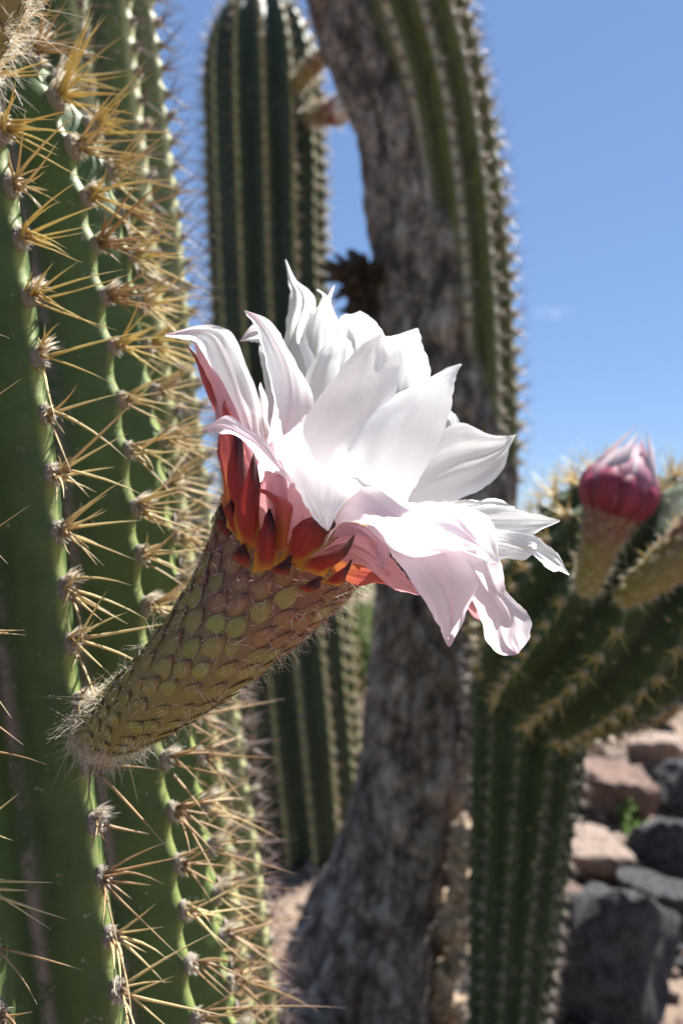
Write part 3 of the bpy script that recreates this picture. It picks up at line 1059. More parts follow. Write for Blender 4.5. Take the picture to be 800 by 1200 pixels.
def petal(name, kind, rows, wave=0.0015, seed=0, nu=20, nv=44, parent=None, label=None):
    L, Mi, Rr = [], [], []
    for (xl, yl, dl, xr, yr, dr, bu) in rows:
        a, b = P(xl, yl, 0.28 + dl / 1000), P(xr, yr, 0.28 + dr / 1000)
        L.append(a)
        Rr.append(b)
        mid = P((xl + xr) / 2, (yl + yr) / 2, 0.28 + (dl + dr) / 2000 + bu * BULGE / 1000)
        Mi.append(mid)
    k = knots_of(Mi)
    L, Mi, Rr = (catmull(x, nv, k) for x in (L, Mi, Rr))
    for j in range(nv):                                   # slightly torn, uneven margins
        w = np.linalg.norm(Rr[j] - L[j])
        e = min(0.0007, w * 0.06)
        ax_ = (Rr[j] - L[j]) / (w + 1e-9)
        for E, sg in ((L, -1), (Rr, 1)):
            E[j] += ax_ * sg * e * (noise.noise(Vector((j * 0.34, seed * 3.3, sg))) + 0.6 * noise.noise(Vector((j * 0.9, seed * 3.3, sg))))
    v, pg, th, uvs = [], [], [], []
    for j in range(nv):
        t = j / (nv - 1)
        for i in range(nu + 1):
            u = i / nu * 2 - 1
            # quadratic arc through left edge, midrib, right edge
            p = L[j] * (u * (u - 1) / 2) + Mi[j] * (1 - u * u) + Rr[j] * (u * (u + 1) / 2)
            v.append(p)
            c, q = pigment(kind, u, t)
            pg.append(c)
            th.append(q)
            uvs.append((u * 0.5 + 0.5, t))
    v = np.array(v)
    G = v.reshape(nv, nu + 1, 3)
    dv = np.gradient(G, axis=0)
    du = np.gradient(G, axis=1)
    nn = np.cross(du, dv)
    nn /= np.linalg.norm(nn, axis=2, keepdims=True) + 1e-12
    width = np.linalg.norm(G[:, -1] - G[:, 0], axis=1)
    uc = 0.7 * noise.noise(Vector((seed * 9.1, 3.3, 0.5)))
    crease = 0.0022 * noise.noise(Vector((seed * 4.7, 8.3, 2.5))) * 1.8
    if name == 'petal' and seed - 1 in CREASE:
        uc, crease = CREASE[seed - 1]
    for j in range(nv):
        t = j / (nv - 1)
        for i in range(nu + 1):
            u = i / nu * 2 - 1
            w = wave * min(1.0, width[j] / 0.010) * smooth01(0, 0.25, t)
            a = w * (u * u * math.sin(t * 11 + seed * 2.1 + (2 if u > 0 else 0)) * 0.8
                     + 0.9 * noise.noise(Vector((u * 2.6 + seed * 5, t * 2.2, seed)))
                     + 0.50 * noise.noise(Vector((u * 6 + seed * 3, t * 1.8, 9)))
                     + 0.22 * noise.noise(Vector((u * 15 + seed * 3, t * 2.6, 4)))
                     + 0.45 * noise.noise(Vector((u * 4 + seed * 7, t * 7, 2))) * smooth01(0.45, 1, t))
            a += (abs(u - uc) - 0.4) * crease * min(1.0, width[j] / 0.020) * smooth01(0.1, 0.5, t)
            # shallow groove along the midrib
            a += 0.0005 * math.exp(-(u / 0.12) ** 2) * math.sin(math.pi * t)
            G[j, i] += nn[j, i] * a
    f = [(j * (nu + 1) + i, j * (nu + 1) + i + 1, (j + 1) * (nu + 1) + i + 1, (j + 1) * (nu + 1) + i) for j in range(nv - 1) for i in range(nu)]
    me = make_mesh(name, G.reshape(-1, 3), f, M['petal'], True, {'thin': th}, {'pigment': pg})
    ul = me.uv_layers.new(name='UVMap')
    uvs = np.array(uvs, np.float32)
    idx = np.array([l.vertex_index for l in me.loops])
    ul.data.foreach_set('uv', uvs[idx].ravel())
    o = link(name, me, parent or froot)
    if label:
        o['label'] = label
    return o


PETALS = [
    # far side of the bowl
    ('white', [(370, 560, 25, 400, 560, 28, 4), (335, 430, 40, 372, 430, 42, 6), (331, 395, 42, 357, 390, 46, 6), (338, 358, 44, 369, 358, 48, 4),
               (341, 342, 45, 363, 341, 47, 2), (338, 328, 45, 347, 328, 46, 1), (334, 304, 46, 335, 304, 46, 0)]),
    ('white', [(385, 570, 28, 420, 570, 30, 4), (350, 440, 45, 405, 440, 46, 6), (354, 405, 48, 404, 400, 50, 6), (364, 368, 50, 398, 371, 51, 4),
               (380, 352, 51, 388, 354, 51, 1), (391, 335, 50, 392, 334, 50, 0)]),
    ('white', [(370, 430, 53, 392, 430, 53, 2), (366, 380, 54, 390, 376, 54, 2), (374, 357, 54, 386, 358, 54, 1), (378, 346, 54, 383, 346, 54, 0), (371, 340, 53, 372, 339, 53, 0)]),
    ('white', [(400, 570, 28, 440, 570, 30, 4), (395, 450, 48, 448, 450, 48, 8), (397, 395, 52, 450, 402, 52, 8), (400, 373, 52, 442, 379, 52, 5),
               (410, 370, 52, 432, 369, 52, 2), (421, 365, 52, 422, 365, 52, 0)]),
    ('white', [(420, 580, 25, 460, 580, 28, 4), (442, 470, 45, 495, 470, 45, 7), (449, 430, 50, 503, 437, 48, 7), (451, 396, 52, 499, 410, 50, 5),
               (462, 391, 52, 493, 397, 51, 2), (488, 385, 51, 489, 385, 51, 0)]),
    ('white', [(440, 590, 10, 480, 590, 12, 4), (470, 500, 24, 530, 520, 22, 5), (500, 470, 28, 545, 510, 26, 5), (524, 478, 30, 535, 488, 30, 0)]),
    ('white', [(345, 590, 0, 400, 590, 0, -4), (345, 500, 8, 412, 500, 10, 5), (358, 440, 18, 414, 430, 20, 5), (380, 407, 24, 412, 402, 24, 3), (398, 388, 26, 400, 388, 26, 0)]),
    # left side
    ('blush', [(325, 565, 15, 355, 560, 18, 4), (309, 450, 28, 340, 450, 30, 4), (306, 415, 30, 334, 410, 32, 4), (304, 402, 30, 318, 382, 32, 2),
               (293, 402, 29, 299, 378, 31, 1), (281, 400, 28, 282, 399, 28, 0)]),
    ('blush', [(310, 540, 5, 325, 540, 5, 2), (305, 480, 8, 316, 500, 8, 2), (303, 460, 8, 312, 470, 8, 1), (305, 448, 8, 306, 449, 8, 0)]),
    ('blush', [(298, 585, -8, 335, 580, -10, -4), (281, 510, -4, 308, 505, -6, -5), (257, 455, 2, 307, 475, 0, -5), (239, 421, 6, 294, 427, 4, -7),
               (230, 405, 8, 274, 386, 8, -6), (219, 399, 8, 240, 381, 9, -2), (193, 394, 8, 194, 392, 8, 0)]),
    ('pink', [(280, 600, -14, 312, 590, -14, -3), (262, 520, -8, 294, 520, -10, -4), (247, 468, 0, 277, 475, -2, -4), (235, 430, 4, 252, 433, 3, -2), (227, 401, 6, 229, 400, 6, 0)]),
    ('rose', [(265, 590, -6, 290, 585, -6, -2), (256, 505, -2, 274, 508, -3, -3), (243, 460, 2, 257, 462, 2, -2), (231, 425, 5, 238, 427, 5, -1), (217, 404, 6, 218, 403, 6, 0)]),
    ('blush', [(300, 575, -18, 352, 575, -22, -5), (303, 530, -20, 356, 530, -26, -7), (316, 475, -18, 364, 480, -24, -8), (311, 425, -14, 359, 440, -18, -8),
               (299, 393, -10, 340, 402, -12, -6), (291, 374, -8, 318, 378, -8, -3), (286, 364, -6, 288, 364, -6, 0)]),
    # near side, upright inner petals
    ('white', [(340, 600, -26, 420, 605, -28, -4), (340, 555, -32, 425, 575, -34, -7), (352, 515, -34, 445, 510, -32, -8), (376, 465, -30, 461, 455, -26, -8),
               (404, 430, -24, 460, 425, -22, -6), (424, 408, -20, 453, 403, -19, -3), (446, 391, -17, 448, 391, -17, 0)]),
    ('white', [(395, 600, -18, 450, 600, -18, -4), (405, 540, -24, 480, 550, -22, -5), (440, 490, -22, 520, 495, -17, -5), (470, 462, -18, 532, 465, -13, -4), (505, 450, -14, 526, 452, -12, -2), (522, 444, -12, 523, 444, -12, 0)]),
    ('white', [(382, 612, -28, 470, 602, -24, -4), (378, 562, -36, 489, 566, -29, -7), (400, 514, -38, 513, 520, -27, -8), (438, 476, -34, 534, 475, -19, -7),
               (462, 453, -28, 536, 446, -15, -5), (512, 433, -18, 534, 437, -13, -2), (539, 426, -12, 541, 427, -12, 0)]),
    # right side
    ('white', [(450, 605, -12, 475, 575, -12, -4), (490, 601, -14, 500, 525, -8, -10), (535, 590, -8, 530, 500, -2, -12), (572, 565, 0, 560, 504, 4, -9),
               (592, 540, 5, 585, 510, 8, -5), (599, 520, 8, 594, 511, 8, -1), (604, 509, 9, 606, 509, 9, 0)]),
    ('white', [(470, 612, -5, 480, 590, -5, -1), (500, 604, 0, 510, 588, 2, -2), (540, 602, 5, 545, 586, 6, -2), (575, 596, 8, 577, 590, 8, 0)]),
    ('white', [(500, 604, -5, 510, 590, -5, -1), (545, 602, -2, 550, 590, -2, -2), (575, 600, 0, 582, 586, 0, -2), (602, 596, 0, 603, 594, 0, 0)]),
    ('white', [(450, 620, -18, 470, 597, -16, -3), (540, 628, -16, 545, 599, -14, -3), (583, 633, -12, 588, 595, -10, -5), (615, 629, -8, 620, 596, -6, -5),
               (640, 619, -4, 645, 606, -3, -2), (654, 612, -2, 656, 610, -2, 0)]),
    ('white', [(480, 628, -22, 500, 610, -22, -3), (545, 648, -22, 560, 620, -20, -3), (578, 657, -18, 600, 630, -16, -3), (600, 657, -14, 622, 638, -12, -3),
               (612, 656, -12, 626, 645, -11, -1), (618, 654, -11, 622, 651, -11, 0)]),
    ('white', [(540, 640, -18, 560, 620, -18, -2), (600, 637, -12, 622, 625, -12, -2), (625, 656, -8, 644, 641, -8, -3), (646, 669, -6, 659, 658, -6, -2),
               (655, 669, -5, 662, 664, -5, -1), (666, 674, -4, 667, 674, -4, 0)]),
    ('white', [(425, 625, -30, 450, 585, -24, -3), (455, 640, -46, 480, 600, -26, -2), (505, 645, -54, 525, 596, -26, -1), (545, 655, -54, 567, 600, -28, 0),
               (570, 660, -50, 582, 626, -38, 0), (583, 660, -48, 584, 658, -48, 0)]),
    # hanging outer petals
    ('pale', [(480, 620, -30, 520, 615, -28, -3), (520, 660, -36, 575, 650, -32, -4), (550, 690, -36, 592, 690, -30, -5), (563, 725, -34, 616, 718, -28, -5),
              (571, 753, -32, 615, 740, -28, -4), (586, 764, -31, 612, 755, -29, -2), (605, 767, -30, 608, 765, -30, 0)]),
    ('pink', [(520, 690, -30, 550, 680, -30, -2), (543, 712, -30, 565, 715, -30, -2), (570, 733, -28, 571, 732, -28, 0)]),
    ('pale', [(430, 615, -34, 460, 605, -32, -3), (457, 648, -46, 530, 640, -42, -5), (475, 672, -50, 552, 672, -44, -6), (497, 700, -50, 558, 697, -44, -5),
              (513, 735, -48, 546, 728, -44, -3), (521, 752, -47, 532, 749, -45, -1), (525, 758, -46, 527, 758, -46, 0)]),
    ('pale', [(380, 640, -30, 400, 590, -26, -2), (396, 613, -44, 425, 567, -34, -2), (430, 622, -54, 452, 580, -36, -1), (456, 643, -58, 492, 602, -38, 0),
              (495, 655, -58, 530, 612, -40, 0), (560, 645, -52, 562, 638, -48, 0)]),
    ('mauve', [(390, 628, -32, 400, 611, -34, -1), (420, 634, -40, 427, 617, -45, -1), (440, 657, -44, 455, 641, -49, 0), (448, 669, -46, 450, 668, -46, 0)]),
    ('pink', [(385, 652, -30, 415, 635, -32, -3), (425, 667, -36, 445, 645, -40, -3), (455, 686, -38, 470, 667, -42, -3), (480, 697, -38, 488, 686, -40, -2), (497, 699, -38, 498, 698, -38, 0)]),
    ('rose', [(375, 667, -20, 400, 650, -25, -3), (415, 682, -24, 435, 660, -28, -2), (442, 684, -24, 455, 672, -26, -1), (478, 691, -26, 480, 689, -26, 0)]),
    ('pink', [(360, 655, -38, 385, 640, -40, -2), (400, 652, -42, 415, 625, -44, -2), (435, 667, -44, 445, 645, -44, -2), (455, 676, -42, 456, 674, -42, 0)]),
    ('pink', [(308, 645, -34, 350, 640, -36, -3), (300, 590, -38, 352, 600, -42, -4), (303, 552, -40, 340, 568, -42, -4), (308, 533, -38, 330, 545, -40, -2), (318, 518, -36, 320, 518, -36, 0)]),
    ('pink', [(330, 645, -38, 372, 640, -40, -3), (333, 600, -44, 372, 615, -46, -3), (343, 572, -44, 367, 600, -48, -2), (352, 558, -44, 353, 560, -44, 0)]),
    ('rose', [(260, 612, -12, 290, 617, -16, -3), (257, 560, -14, 288, 560, -20, -4), (257, 520, -10, 286, 520, -16, -4), (258, 490, -6, 272, 490, -10, -2), (262, 468, -4, 263, 468, -4, 0)]),
    # the two petals curling towards the viewer
    ('pale', [(345, 600, -30, 375, 585, -32, -3), (322, 558, -40, 345, 566, -42, -3), (295, 526, -46, 316, 522, -46, -3), (272, 510, -48, 288, 503, -48, -2),
              (254, 508, -50, 264, 487, -48, -1), (236, 505, -50, 238, 503, -50, 0)]),
    ('white', [(365, 610, -25, 430, 610, -25, -2), (340, 560, -33, 425, 580, -33, -3), (333, 527, -40, 436, 566, -40, -3), (343, 566, -51, 420, 570, -53, -3), (362, 601, -58, 401, 592, -60, -2),
               (383, 622, -62, 385, 622, -62, 0)]),
]
for i, (kind, rows) in enumerate(PETALS):
    petal('petal', kind, rows, seed=i + 1)

SEPALS = [
    ('sepal', [(277, 632, -28, 298, 637, -32, -2), (268, 590, -30, 292, 597, -34, -3), (267, 550, -30, 290, 555, -32, -2), (272, 520, -28, 285, 522, -28, -1), (275, 497, -26, 276, 497, -26, 0)]),
    ('sepal', [(283, 645, -34, 302, 642, -36, -2), (276, 605, -38, 305, 610, -40, -3), (286, 570, -40, 305, 577, -41, -2), (293, 545, -40, 302, 549, -40, -1), (297, 531, -39, 298, 531, -39, 0)]),
    ('rose', [(318, 645, -36, 342, 642, -38, -2), (320, 605, -40, 347, 608, -42, -3), (312, 580, -42, 342, 592, -44, -3), (304, 576, -42, 312, 574, -43, -1), (300, 574, -42, 301, 573, -42, 0)]),
    ('sepal', [(325, 660, -40, 358, 660, -42, -2), (342, 625, -46, 378, 634, -48, -3), (360, 607, -50, 392, 616, -50, -2), (387, 603, -51, 388, 603, -51, 0)]),
    ('sepal', [(295, 672, -38, 326, 665, -40, -2), (303, 627, -42, 325, 636, -44, -3), (308, 612, -43, 322, 616, -44, -2), (315, 596, -43, 317, 596, -43, 0)]),
    ('sepal', [(342, 664, -42, 378, 676, -42, -2), (376, 648, -48, 397, 660, -47, -3), (398, 641, -49, 410, 646, -48, -2), (414, 627, -49, 416, 627, -49, 0)]),
    ('sepal', [(374, 682, -40, 397, 687, -38, -2), (395, 671, -44, 406, 677, -42, -2), (411, 656, -44, 413, 655, -44, 0)]),
    ('scale_tip', [(312, 671, -42, 338, 675, -44, -1), (327, 661, -45, 341, 666, -46, -1), (341, 650, -46, 342, 650, -46, 0)]),
    ('scale_tip', [(270, 655, -36, 294, 669, -38, -1), (279, 643, -38, 292, 650, -40, -1), (285, 636, -39, 286, 636, -39, 0)]),
    ('sepal', [(266, 618, -30, 286, 636, -34, -1), (263, 596, -32, 279, 602, -34, -2), (272, 582, -32, 274, 582, -32, 0)]),
    ('scale_tip', [(256, 622, -14, 270, 640, -24, -1), (255, 605, -16, 266, 612, -22, -1), (259, 590, -17, 260, 590, -17, 0)]),
    ('scale_tip', [(345, 690, -38, 368, 697, -38, -1), (360, 682, -41, 374, 688, -40, -1), (378, 674, -41, 379, 674, -41, 0)]),
]
for i, (kind, rows) in enumerate(SEPALS):
    petal('sepal', kind, [(*q[:6], q[6] * 2.2) for q in rows], wave=0.0008, seed=40 + i, nu=10, nv=20)

# sepals and outer petals round the far side of the mouth
c0, r0, T0, X0, Y0 = ffr[-1]


def ring_petal(name, kind, an, length, width, flare, seed, r=0.027):
    d = X0 * math.cos(an) + Y0 * math.sin(an)
    side = T0.cross(d)
    v, pg, th, uvs = [], [], [], []
    nu, nv = 6, 12
    for j in range(nv):
        t = j / (nv - 1)
        cpos = c0 + d * (r + flare * length * t * t) + T0 * (length * t * (1 - 0.25 * flare * t) - 0.006)
        w = width * math.sin(math.pi * (0.22 + 0.78 * t)) ** 0.8
        for i in range(nu + 1):
            u = i / nu * 2 - 1
            v.append(cpos + side * (u * w / 2) - d * (u * u * w * 0.18) + d * (0.001 * noise.noise(Vector((u * 2, t * 3, seed)))))
            cc, q = pigment(kind, u, t)
            pg.append(cc)
            th.append(q)
    f = [(j * (nu + 1) + i, j * (nu + 1) + i + 1, (j + 1) * (nu + 1) + i + 1, (j + 1) * (nu + 1) + i) for j in range(nv - 1) for i in range(nu)]
    link(name, make_mesh(name, v, f, M['petal'], True, {'thin': th}, {'pigment': pg}), froot)


for k in range(7):
    an = math.pi + (k - 3) * 0.34
    ring_petal('sepal', 'sepal', an, 0.026, 0.014, 0.25, 60 + k, 0.029)
    ring_petal('petal', 'pink', an + 0.17, 0.036, 0.017, 0.3, 70 + k, 0.026)

# stamens and style inside the bowl
M['stamen'] = spine_mat('stamen_filament', (0.55, 0.62, 0.25), (0.75, 0.74, 0.45), (0.72, 0.55, 0.16), 0.3)
sb = Bag()
rr = random.Random(2)
for k in range(150):
    an, q = rr.uniform(0, 6.283), math.sqrt(rr.random())
    d = X0 * math.cos(an) + Y0 * math.sin(an)
    dirn = (T0 + d * 0.35 * q + Vector((0.15, 0, 0))).normalized()
    b = c0 + d * 0.02 * q - T0 * 0.004
    ln = rr.uniform(0.022, 0.034)
    sb.add(*SPINE_LOW[rr.randrange(3)], frame_matrix(b, dirn, d, (0.02, 0.02, ln)))
    gv_, gf_ = ico(1)
    sb.add([tuple(np.array(x) * (0.0007, 0.0007, 0.0014)) for x in gv_], gf_, [1.0] * len(gv_), Matrix.Translation(b + dirn * ln))
tag(link('stamens', sb.mesh('stamens', M['stamen']), froot), None, None, kind='stuff')
st = spine_geo(1, 0.05, 0.02, 8, 4)
link('style', make_mesh('style', *st[:2], M['stamen'], True, {'along': st[2]}), froot, frame_matrix(c0, T0, X0, (0.03, 0.03, 0.045)))


# ------------------------------------------------------------------ buds
def bud(name, label, path, nscale, size, head, seed, hair=10, hair_len=0.006, group=None, head_cols=None, hw=0.0002, parts=True):
    r = thing(name, label, 'bud', path[0][0], group)
    fr = tube_frames(path, 30)
    tb_ = link('tube', tube_mesh('bud_tube', fr, M['tube'], 24, 0.02), r)
    dress_tube(tb_, fr, nscale, size, hair, hair_len, seed, start=0.02, shaggy=1.0, as_parts=parts, hw=hw)
    if head:
        length, width, n = head
        c, rad, T, X, Y = fr[-1]
        rnd = random.Random(seed)
        for layer, (ln, kinds) in enumerate(head_cols):
            for k in range(n):
                an = 2 * math.pi * (k + 0.5 * layer) / n
                d = X * math.cos(an) + Y * math.sin(an)
                side = T.cross(d)
                v, pg, th = [], [], []
                nu, nv = 6, 12
                lj = length * ln * rnd.uniform(.84, 1.08)
                for j in range(nv):
                    t = j / (nv - 1)
                    rr_ = width * (math.sin(math.pi * (0.23 + 0.75 * t)) ** 1.15 + 0.10 * (1 - t)) * (0.82 + 0.09 * layer) + 0.002 * t
                    rr_ = max(rr_, 0.0015)
                    cp = c + T * (lj * t - 0.004)
                    hw_ = (math.pi / n) * 1.25 * (1 if t < .6 else 1 - 0.8 * (t - .6) / .4)
                    for i in range(nu + 1):
                        u = i / nu * 2 - 1
                        aa = u * hw_
                        dd = d * math.cos(aa) + side * math.sin(aa)
                        v.append(cp + dd * (rr_ * (1 + 0.13 * (1 - u * u)) + 0.0022 * noise.noise(Vector((u * 3, t * 3, seed + k)))))
                        a = t
                        cc = np.array(kinds[0]) * (1 - a) + np.array(kinds[1]) * a
                        cc = cc * (0.62 + 0.38 * (1 - abs(u))) * (0.85 + 0.3 * noise.noise(Vector((u * 4 + k, t * 1.5, seed))))
                        pg.append(cc)
                        th.append(0.25)
                f = [(j * (nu + 1) + i, j * (nu + 1) + i + 1, (j + 1) * (nu + 1) + i + 1, (j + 1) * (nu + 1) + i) for j in range(nv - 1) for i in range(nu)]
                link('petal', make_mesh('bud_petal', v, f, M['petal'], True, {'thin': th}, {'pigment': pg}), r)
    return r


CRIM = [(1.04, ((0.70, 0.40, 0.46), (0.86, 0.78, 0.80))), (0.98, ((0.46, 0.08, 0.14), (0.74, 0.40, 0.50))), (0.80, ((0.26, 0.02, 0.045), (0.52, 0.09, 0.17)))]
bx = 1.0 / FPX
bud('flower_bud', 'crimson closed bud with pale petal tips on the round cactus arm',
    [(P(686, 690, .632), 13 * .632 * bx), (P(693, 668, .610), 17 * .61 * bx), (P(702, 640, .600), 22 * .6 * bx), (P(711, 614, .598), 27 * .6 * bx), (P(716, 600, .598), 30 * .6 * bx)],
    80, 0.0034, (0.070, 0.0262, 9), 8, 22, 0.005, None, CRIM)
bud('flower_bud', 'plump orange brown bud tube leaning outward beside the crimson bud',
    [(P(728, 700, .628), 13 * .62 * bx), (P(748, 687, .606), 18 * .61 * bx), (P(780, 664, .592), 24 * .6 * bx), (P(818, 630, .585), 29 * .6 * bx), (P(856, 592, .58), 31 * .6 * bx)],
    100, 0.0034, (0.070, 0.0262, 9), 12, 22, 0.005, None, CRIM)
bud('flower_bud', 'furry brown bud with white bristles on top of the flowering cactus',
    [(P(-40, 62, .290), 0.011), (P(-34, 30, .272), 0.013), (P(-26, -20, .264), 0.016), (P(-24, -90, .262), 0.018), (P(-24, -150, .264), 0.019)],
    110, 0.0036, (0.05, 0.02, 8), 15, 30, 0.0085, None, CRIM, hw=0.00013)
FAD = [(1.15, ((0.8, 0.7, 0.68), (0.9, 0.87, 0.84))), (0.8, ((0.45, 0.16, 0.16), (0.82, 0.68, 0.66)))]
b3 = 1.7 / FPX
bud('flower_bud', 'pale pink topped bud poking from the side of the tall shaded cactus',
    [(P(360, 136, 1.70), 9 * b3), (P(372, 134, 1.66), 11 * b3), (P(386, 132, 1.60), 13 * b3), (P(398, 129, 1.57), 14 * b3)],
    40, 0.008, (0.042, 0.026, 6), 18, 16, 0.012, None, FAD, hw=0.0009, parts=False)
bud('flower_bud', 'small green bud on the sunlit shoulder of the tall shaded cactus',
    [(P(345, 104, 1.70), 8 * b3), (P(354, 92, 1.66), 9 * b3), (P(366, 78, 1.64), 10 * b3), (P(374, 70, 1.64), 10 * b3)],
    40, 0.008, (0.030, 0.018, 6), 19, 14, 0.012, None, [(1.0, ((0.3, 0.28, 0.1), (0.6, 0.55, 0.35)))], hw=0.0006, parts=False)


# ------------------------------------------------------------------ rubble, sticks, plants
M['basalt'] = plain_mat('grey_basalt', (0.018, 0.018, 0.020), (0.13, 0.125, 0.13), 7, 0.85, 0.9, 0.05)
M['rhyolite'] = plain_mat('tan_stone', (0.15, 0.105, 0.08), (0.32, 0.24, 0.19), 11, 0.9, 0.7, 0.010)
M['rust_stone'] = plain_mat('rusty_brown_stone', (0.085, 0.052, 0.04), (0.22, 0.14, 0.105), 11, 0.9, 0.7, 0.010)
M['wood'] = plain_mat('bleached_dead_wood', (0.22, 0.16, 0.10), (0.50, 0.42, 0.31), 40, 0.9, 0.6, 0.006)


def rock_mesh(seed, mat, sub=4, steep=True):
    """angular block: a sphere cut by random planes, then roughened"""
    r = random.Random(seed)
    planes = []
    for _ in range(13):
        n = Vector((r.gauss(0, 1), r.gauss(0, 1), r.gauss(0, 1))).normalized()
        planes.append((n, r.uniform(0.42, 0.80)))
    if steep:                                             # split blocks: upright front, nearly level top
        planes = [(n, h) for n, h in planes if not (n.y < -0.2 and n.z > 0.1)]
        planes += [(Vector((r.uniform(-.3, .3), -1, r.uniform(-.15, .1))).normalized(), 0.6), (Vector((r.uniform(-.6, -.3), -1, r.uniform(-.2, .05))).normalized(), 0.68),
                   (Vector((r.uniform(-.25, .25), r.uniform(-.2, .15), 1)).normalized(), 0.62)]
    v0, f = ico(sub)
    v = []
    for q in v0:
        q = Vector(q)
        d = 1.0
        for n, h in planes:
            k = q.dot(n)
            if k > 1e-3:
                d = min(d, h / k)
        d *= 1 + 0.12 * noise.fractal(q * 2.0 + Vector((seed, 0, 0)), 0.8, 2.0, 4) + 0.025 * noise.noise(q * 9 + Vector((0, seed, 0)))
        v.append(q * d)
    me = make_mesh('rock', v, f, mat, True)
    me.set_sharp_from_angle(angle=R(24))
    return me


ROCKS = {k: [rock_mesh(s + 31 * i, M[k]) for s in range(5)] for i, k in enumerate(('basalt', 'rhyolite', 'rust_stone'))}
rr = random.Random(8)


def rock(px, py_bottom, wpx, hpx, kind, label, group=None, rot=None, var=None, deep=1.0, name='rock'):
    p = on_ground(px, py_bottom)
    sc = p.y / FPX
    w, h = wpx * sc / 2, hpx * sc / 2
    p = p + Vector((0, w * 0.8 * deep, h * 0.72))
    o = link(name, ROCKS[kind][var if var is not None else rr.randrange(5)])
    o.location = p
    o.rotation_euler = (rr.uniform(-.16, .16), rr.uniform(-.2, .2), (rot % 1.2 - 0.6) if rot is not None else rr.uniform(-.7, .7))
    o.scale = (w * 1.25, w * 1.15 * deep, h * 1.35)
    tag(o, label, 'rock', group)
    return o


rock(742, 1222, 165, 185, 'basalt', 'largest dark boulder at the foot of the rubble, beside dead sticks', None, 1.05, 3)
rock(800, 1100, 120, 62, 'basalt', 'sloping grey slab leaning on the largest dark boulder', None, 1.2, 2)
rock(806, 1045, 90, 92, 'basalt', 'blocky dark rock with pale top above the sloping slab', None, 2.0, 3)
rock(706, 1040, 96, 62, 'rhyolite', 'tan rounded stone lying against the green cactus stem', None, 0.2, 0)
rock(738, 966, 112, 72, 'rust_stone', 'long brown slab with pale sunlit upper edge', None, 0.1, 4)
rock(806, 955, 72, 76, 'basalt', 'dark grey rock at the end of the long brown slab', None, 0.9, 0)
rock(778, 862, 74, 56, 'basalt', 'dark rock farthest up the rubble slope under the round arm', None, 0.4, 2)
rock(716, 912, 100, 52, 'rhyolite', 'pale tan stone between the cactus stem and the far rocks', None, 2.4, 1)
rock(770, 905, 80, 44, 'rhyolite', 'flat tan stone behind the long brown slab', None, 1.4, 3)
rock(690, 1085, 60, 46, 'rust_stone', 'rusty stone wedged behind the largest dark boulder', None, 2.9, 2)
for k in range(150):
    py = rr.uniform(780, 1240)
    px = rr.uniform(640, 930)
    sz = rr.uniform(10, 22 + 22 * rr.random())
    rock(px, py, sz, sz * rr.uniform(.45, .8), rr.choice(('rhyolite', 'rhyolite', 'rust_stone', 'basalt')), 'small angular stone scattered among the larger rocks', 'small stones in the rubble')
for k in range(26):
    py = rr.uniform(950, 1230)
    px = rr.uniform(-40, 620)
    sz = rr.uniform(14, 40)
    rock(px, py, sz, sz * rr.uniform(.45, .8), rr.choice(('rhyolite', 'rust_stone', 'basalt')), 'small stone lying on bare soil around the cactus bases', 'small stones around the cacti')
for k in range(40):
    py = 600 + 866 * 0.8 / rr.uniform(3.2, 14)
    px = rr.uniform(-200, 1000)
    sz = rr.uniform(14, 46)
    rock(px, py, sz, sz * rr.uniform(.45, .8), rr.choice(('rhyolite', 'rust_stone', 'basalt')), 'stone on the open ground far behind the cacti', 'stones on the far ground')

gb = Bag()
pv, pf = ico(1)
for k in range(5000):
    x, y = rr.uniform(-1.2, 2.6), rr.uniform(0.9, 5.0)
    s = rr.uniform(.004, .018)
    gb.add([tuple(np.array(q) * (s * rr.uniform(.7, 1.3), s, s * .7)) for q in pv], pf, [0.5] * len(pv), Matrix.Translation((x, y, ground_h(x, y) + s * .3)))
tag(link('gravel', gb.mesh('gravel', M['rhyolite'])), 'fine tan gravel covering the ground around the rocks', 'gravel', kind='stuff')


def stick(pts, rad, label, group=None):
    fr = tube_frames([(Vector(p), rad * (1 - 0.5 * i / len(pts))) for i, p in enumerate(pts)], 24)
    o = link('dead_stick', tube_mesh('dead_stick', fr, M['wood'], 9, 0.35))
    base = Vector(pts[0])
    tag(o, label, 'stick', group)


def gp(px, py, up):
    p = on_ground(px, py)
    return p + Vector((0, 0, up))


stick([gp(648, 1165, .02), gp(668, 1172, .035), gp(690, 1192, .03), gp(702, 1225, .012)], 0.011, 'curved bleached stick below the largest dark boulder')
stick([gp(688, 1172, .02), gp(706, 1188, .025), gp(726, 1212, .012)], 0.009, 'short pale stick touching the largest dark boulder')
stick([gp(725, 1195, .012), gp(745, 1225, .012), gp(752, 1250, .012)], 0.008, 'stubby pale wood piece in front of the largest dark boulder')
stick([gp(735, 1020, .03), gp(752, 1042, .03), gp(772, 1062, .02)], 0.008, 'thin brown stick lying across the sloping slab')

M['leaf'] = spine_mat('green_leaf', (0.06, 0.10, 0.02), (0.10, 0.17, 0.035), (0.14, 0.22, 0.05), 0.4)
M['twig'] = plain_mat('shrub_twig', (0.10, 0.07, 0.045), (0.2, 0.15, 0.1), 60, 0.9)


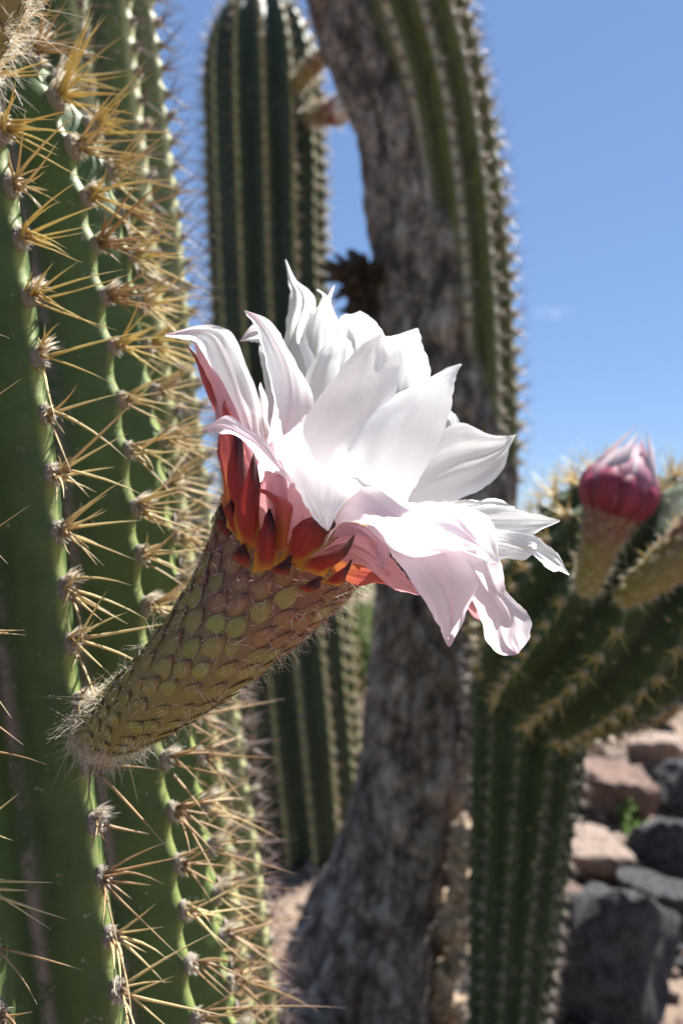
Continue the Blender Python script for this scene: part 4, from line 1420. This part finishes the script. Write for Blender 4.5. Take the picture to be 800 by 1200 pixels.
def shrub(name, label, base, h, w, n, leaf, seed, group=None, cat='shrub'):
    r = random.Random(seed)
    root_ = thing(name, label, cat, base, group)
    fol, tw = Bag(), Bag()
    nb = max(5, n // 40)
    for b in range(nb):
        an, q = r.uniform(0, 6.283), math.sqrt(r.random())
        top = Vector(base) + Vector((math.cos(an) * w * q, math.sin(an) * w * q, h * r.uniform(.55, 1.0) * (1 - .4 * q * q)))
        d = top - Vector(base)
        tw.add(*SPINE_LOW[0], frame_matrix(base, d, (1, 0, 0), (h * .5, h * .5, d.length)))
        for k in range(n // nb):
            t = r.uniform(.3, 1.05)
            p = Vector(base) + d * t + Vector((r.gauss(0, 1), r.gauss(0, 1), r.gauss(0, 1))) * w * 0.14
            dd = Vector((r.gauss(0, 1), r.gauss(0, 1), r.gauss(.5, 1))).normalized()
            m4 = frame_matrix(p, dd, Vector((r.gauss(0, 1), r.gauss(0, 1), r.gauss(0, 1))), leaf * r.uniform(.6, 1.3))
            fol.add([(0, 0, 0), (.3, 0.05, .5), (0, 0.1, 1), (-.3, 0.05, .5)], [(0, 1, 2, 3)], [0, .5, 1, .5], m4)
    link('foliage', fol.mesh('foliage', M['leaf']), root_)
    link('twigs', tw.mesh('twigs', M['twig']), root_)
    return root_


for i, (px, d, h, w) in enumerate([(415, 3.1, .62, .30), (455, 3.7, .55, .35), (372, 4.2, .5, .4)]):
    q = P(px, 600, d)
    shrub('green_shrub', 'leafy green shrub glimpsed between the tall shaded cactus and the old one', (q.x, q.y, ground_h(q.x, q.y)), h, w, 1500, 0.03, 90 + i, 'shrubs behind the cacti')
for i, (px, py) in enumerate([(708, 950), (732, 968), (752, 990)]):
    q = on_ground(px, py)
    shrub('weed', 'small bright green weed sprouting between the stones', tuple(q), .07, .04, 90, 0.022, 120 + i, 'weeds between the stones', 'weed')
for i, (px, d, h, w) in enumerate([(905, 6.5, .45, .5), (850, 9, .5, .8), (560, 8, .5, .8), (250, 9, .6, 1.0), (100, 12, .6, 1.2), (1100, 11, .7, 1.2), (-150, 9, .6, 1)]):
    q = P(px, 600, d)
    shrub('dry_shrub', 'low olive shrub on the distant open ground', (q.x, q.y, ground_h(q.x, q.y)), h, w, 900, 0.06, 140 + i, 'low shrubs far behind')
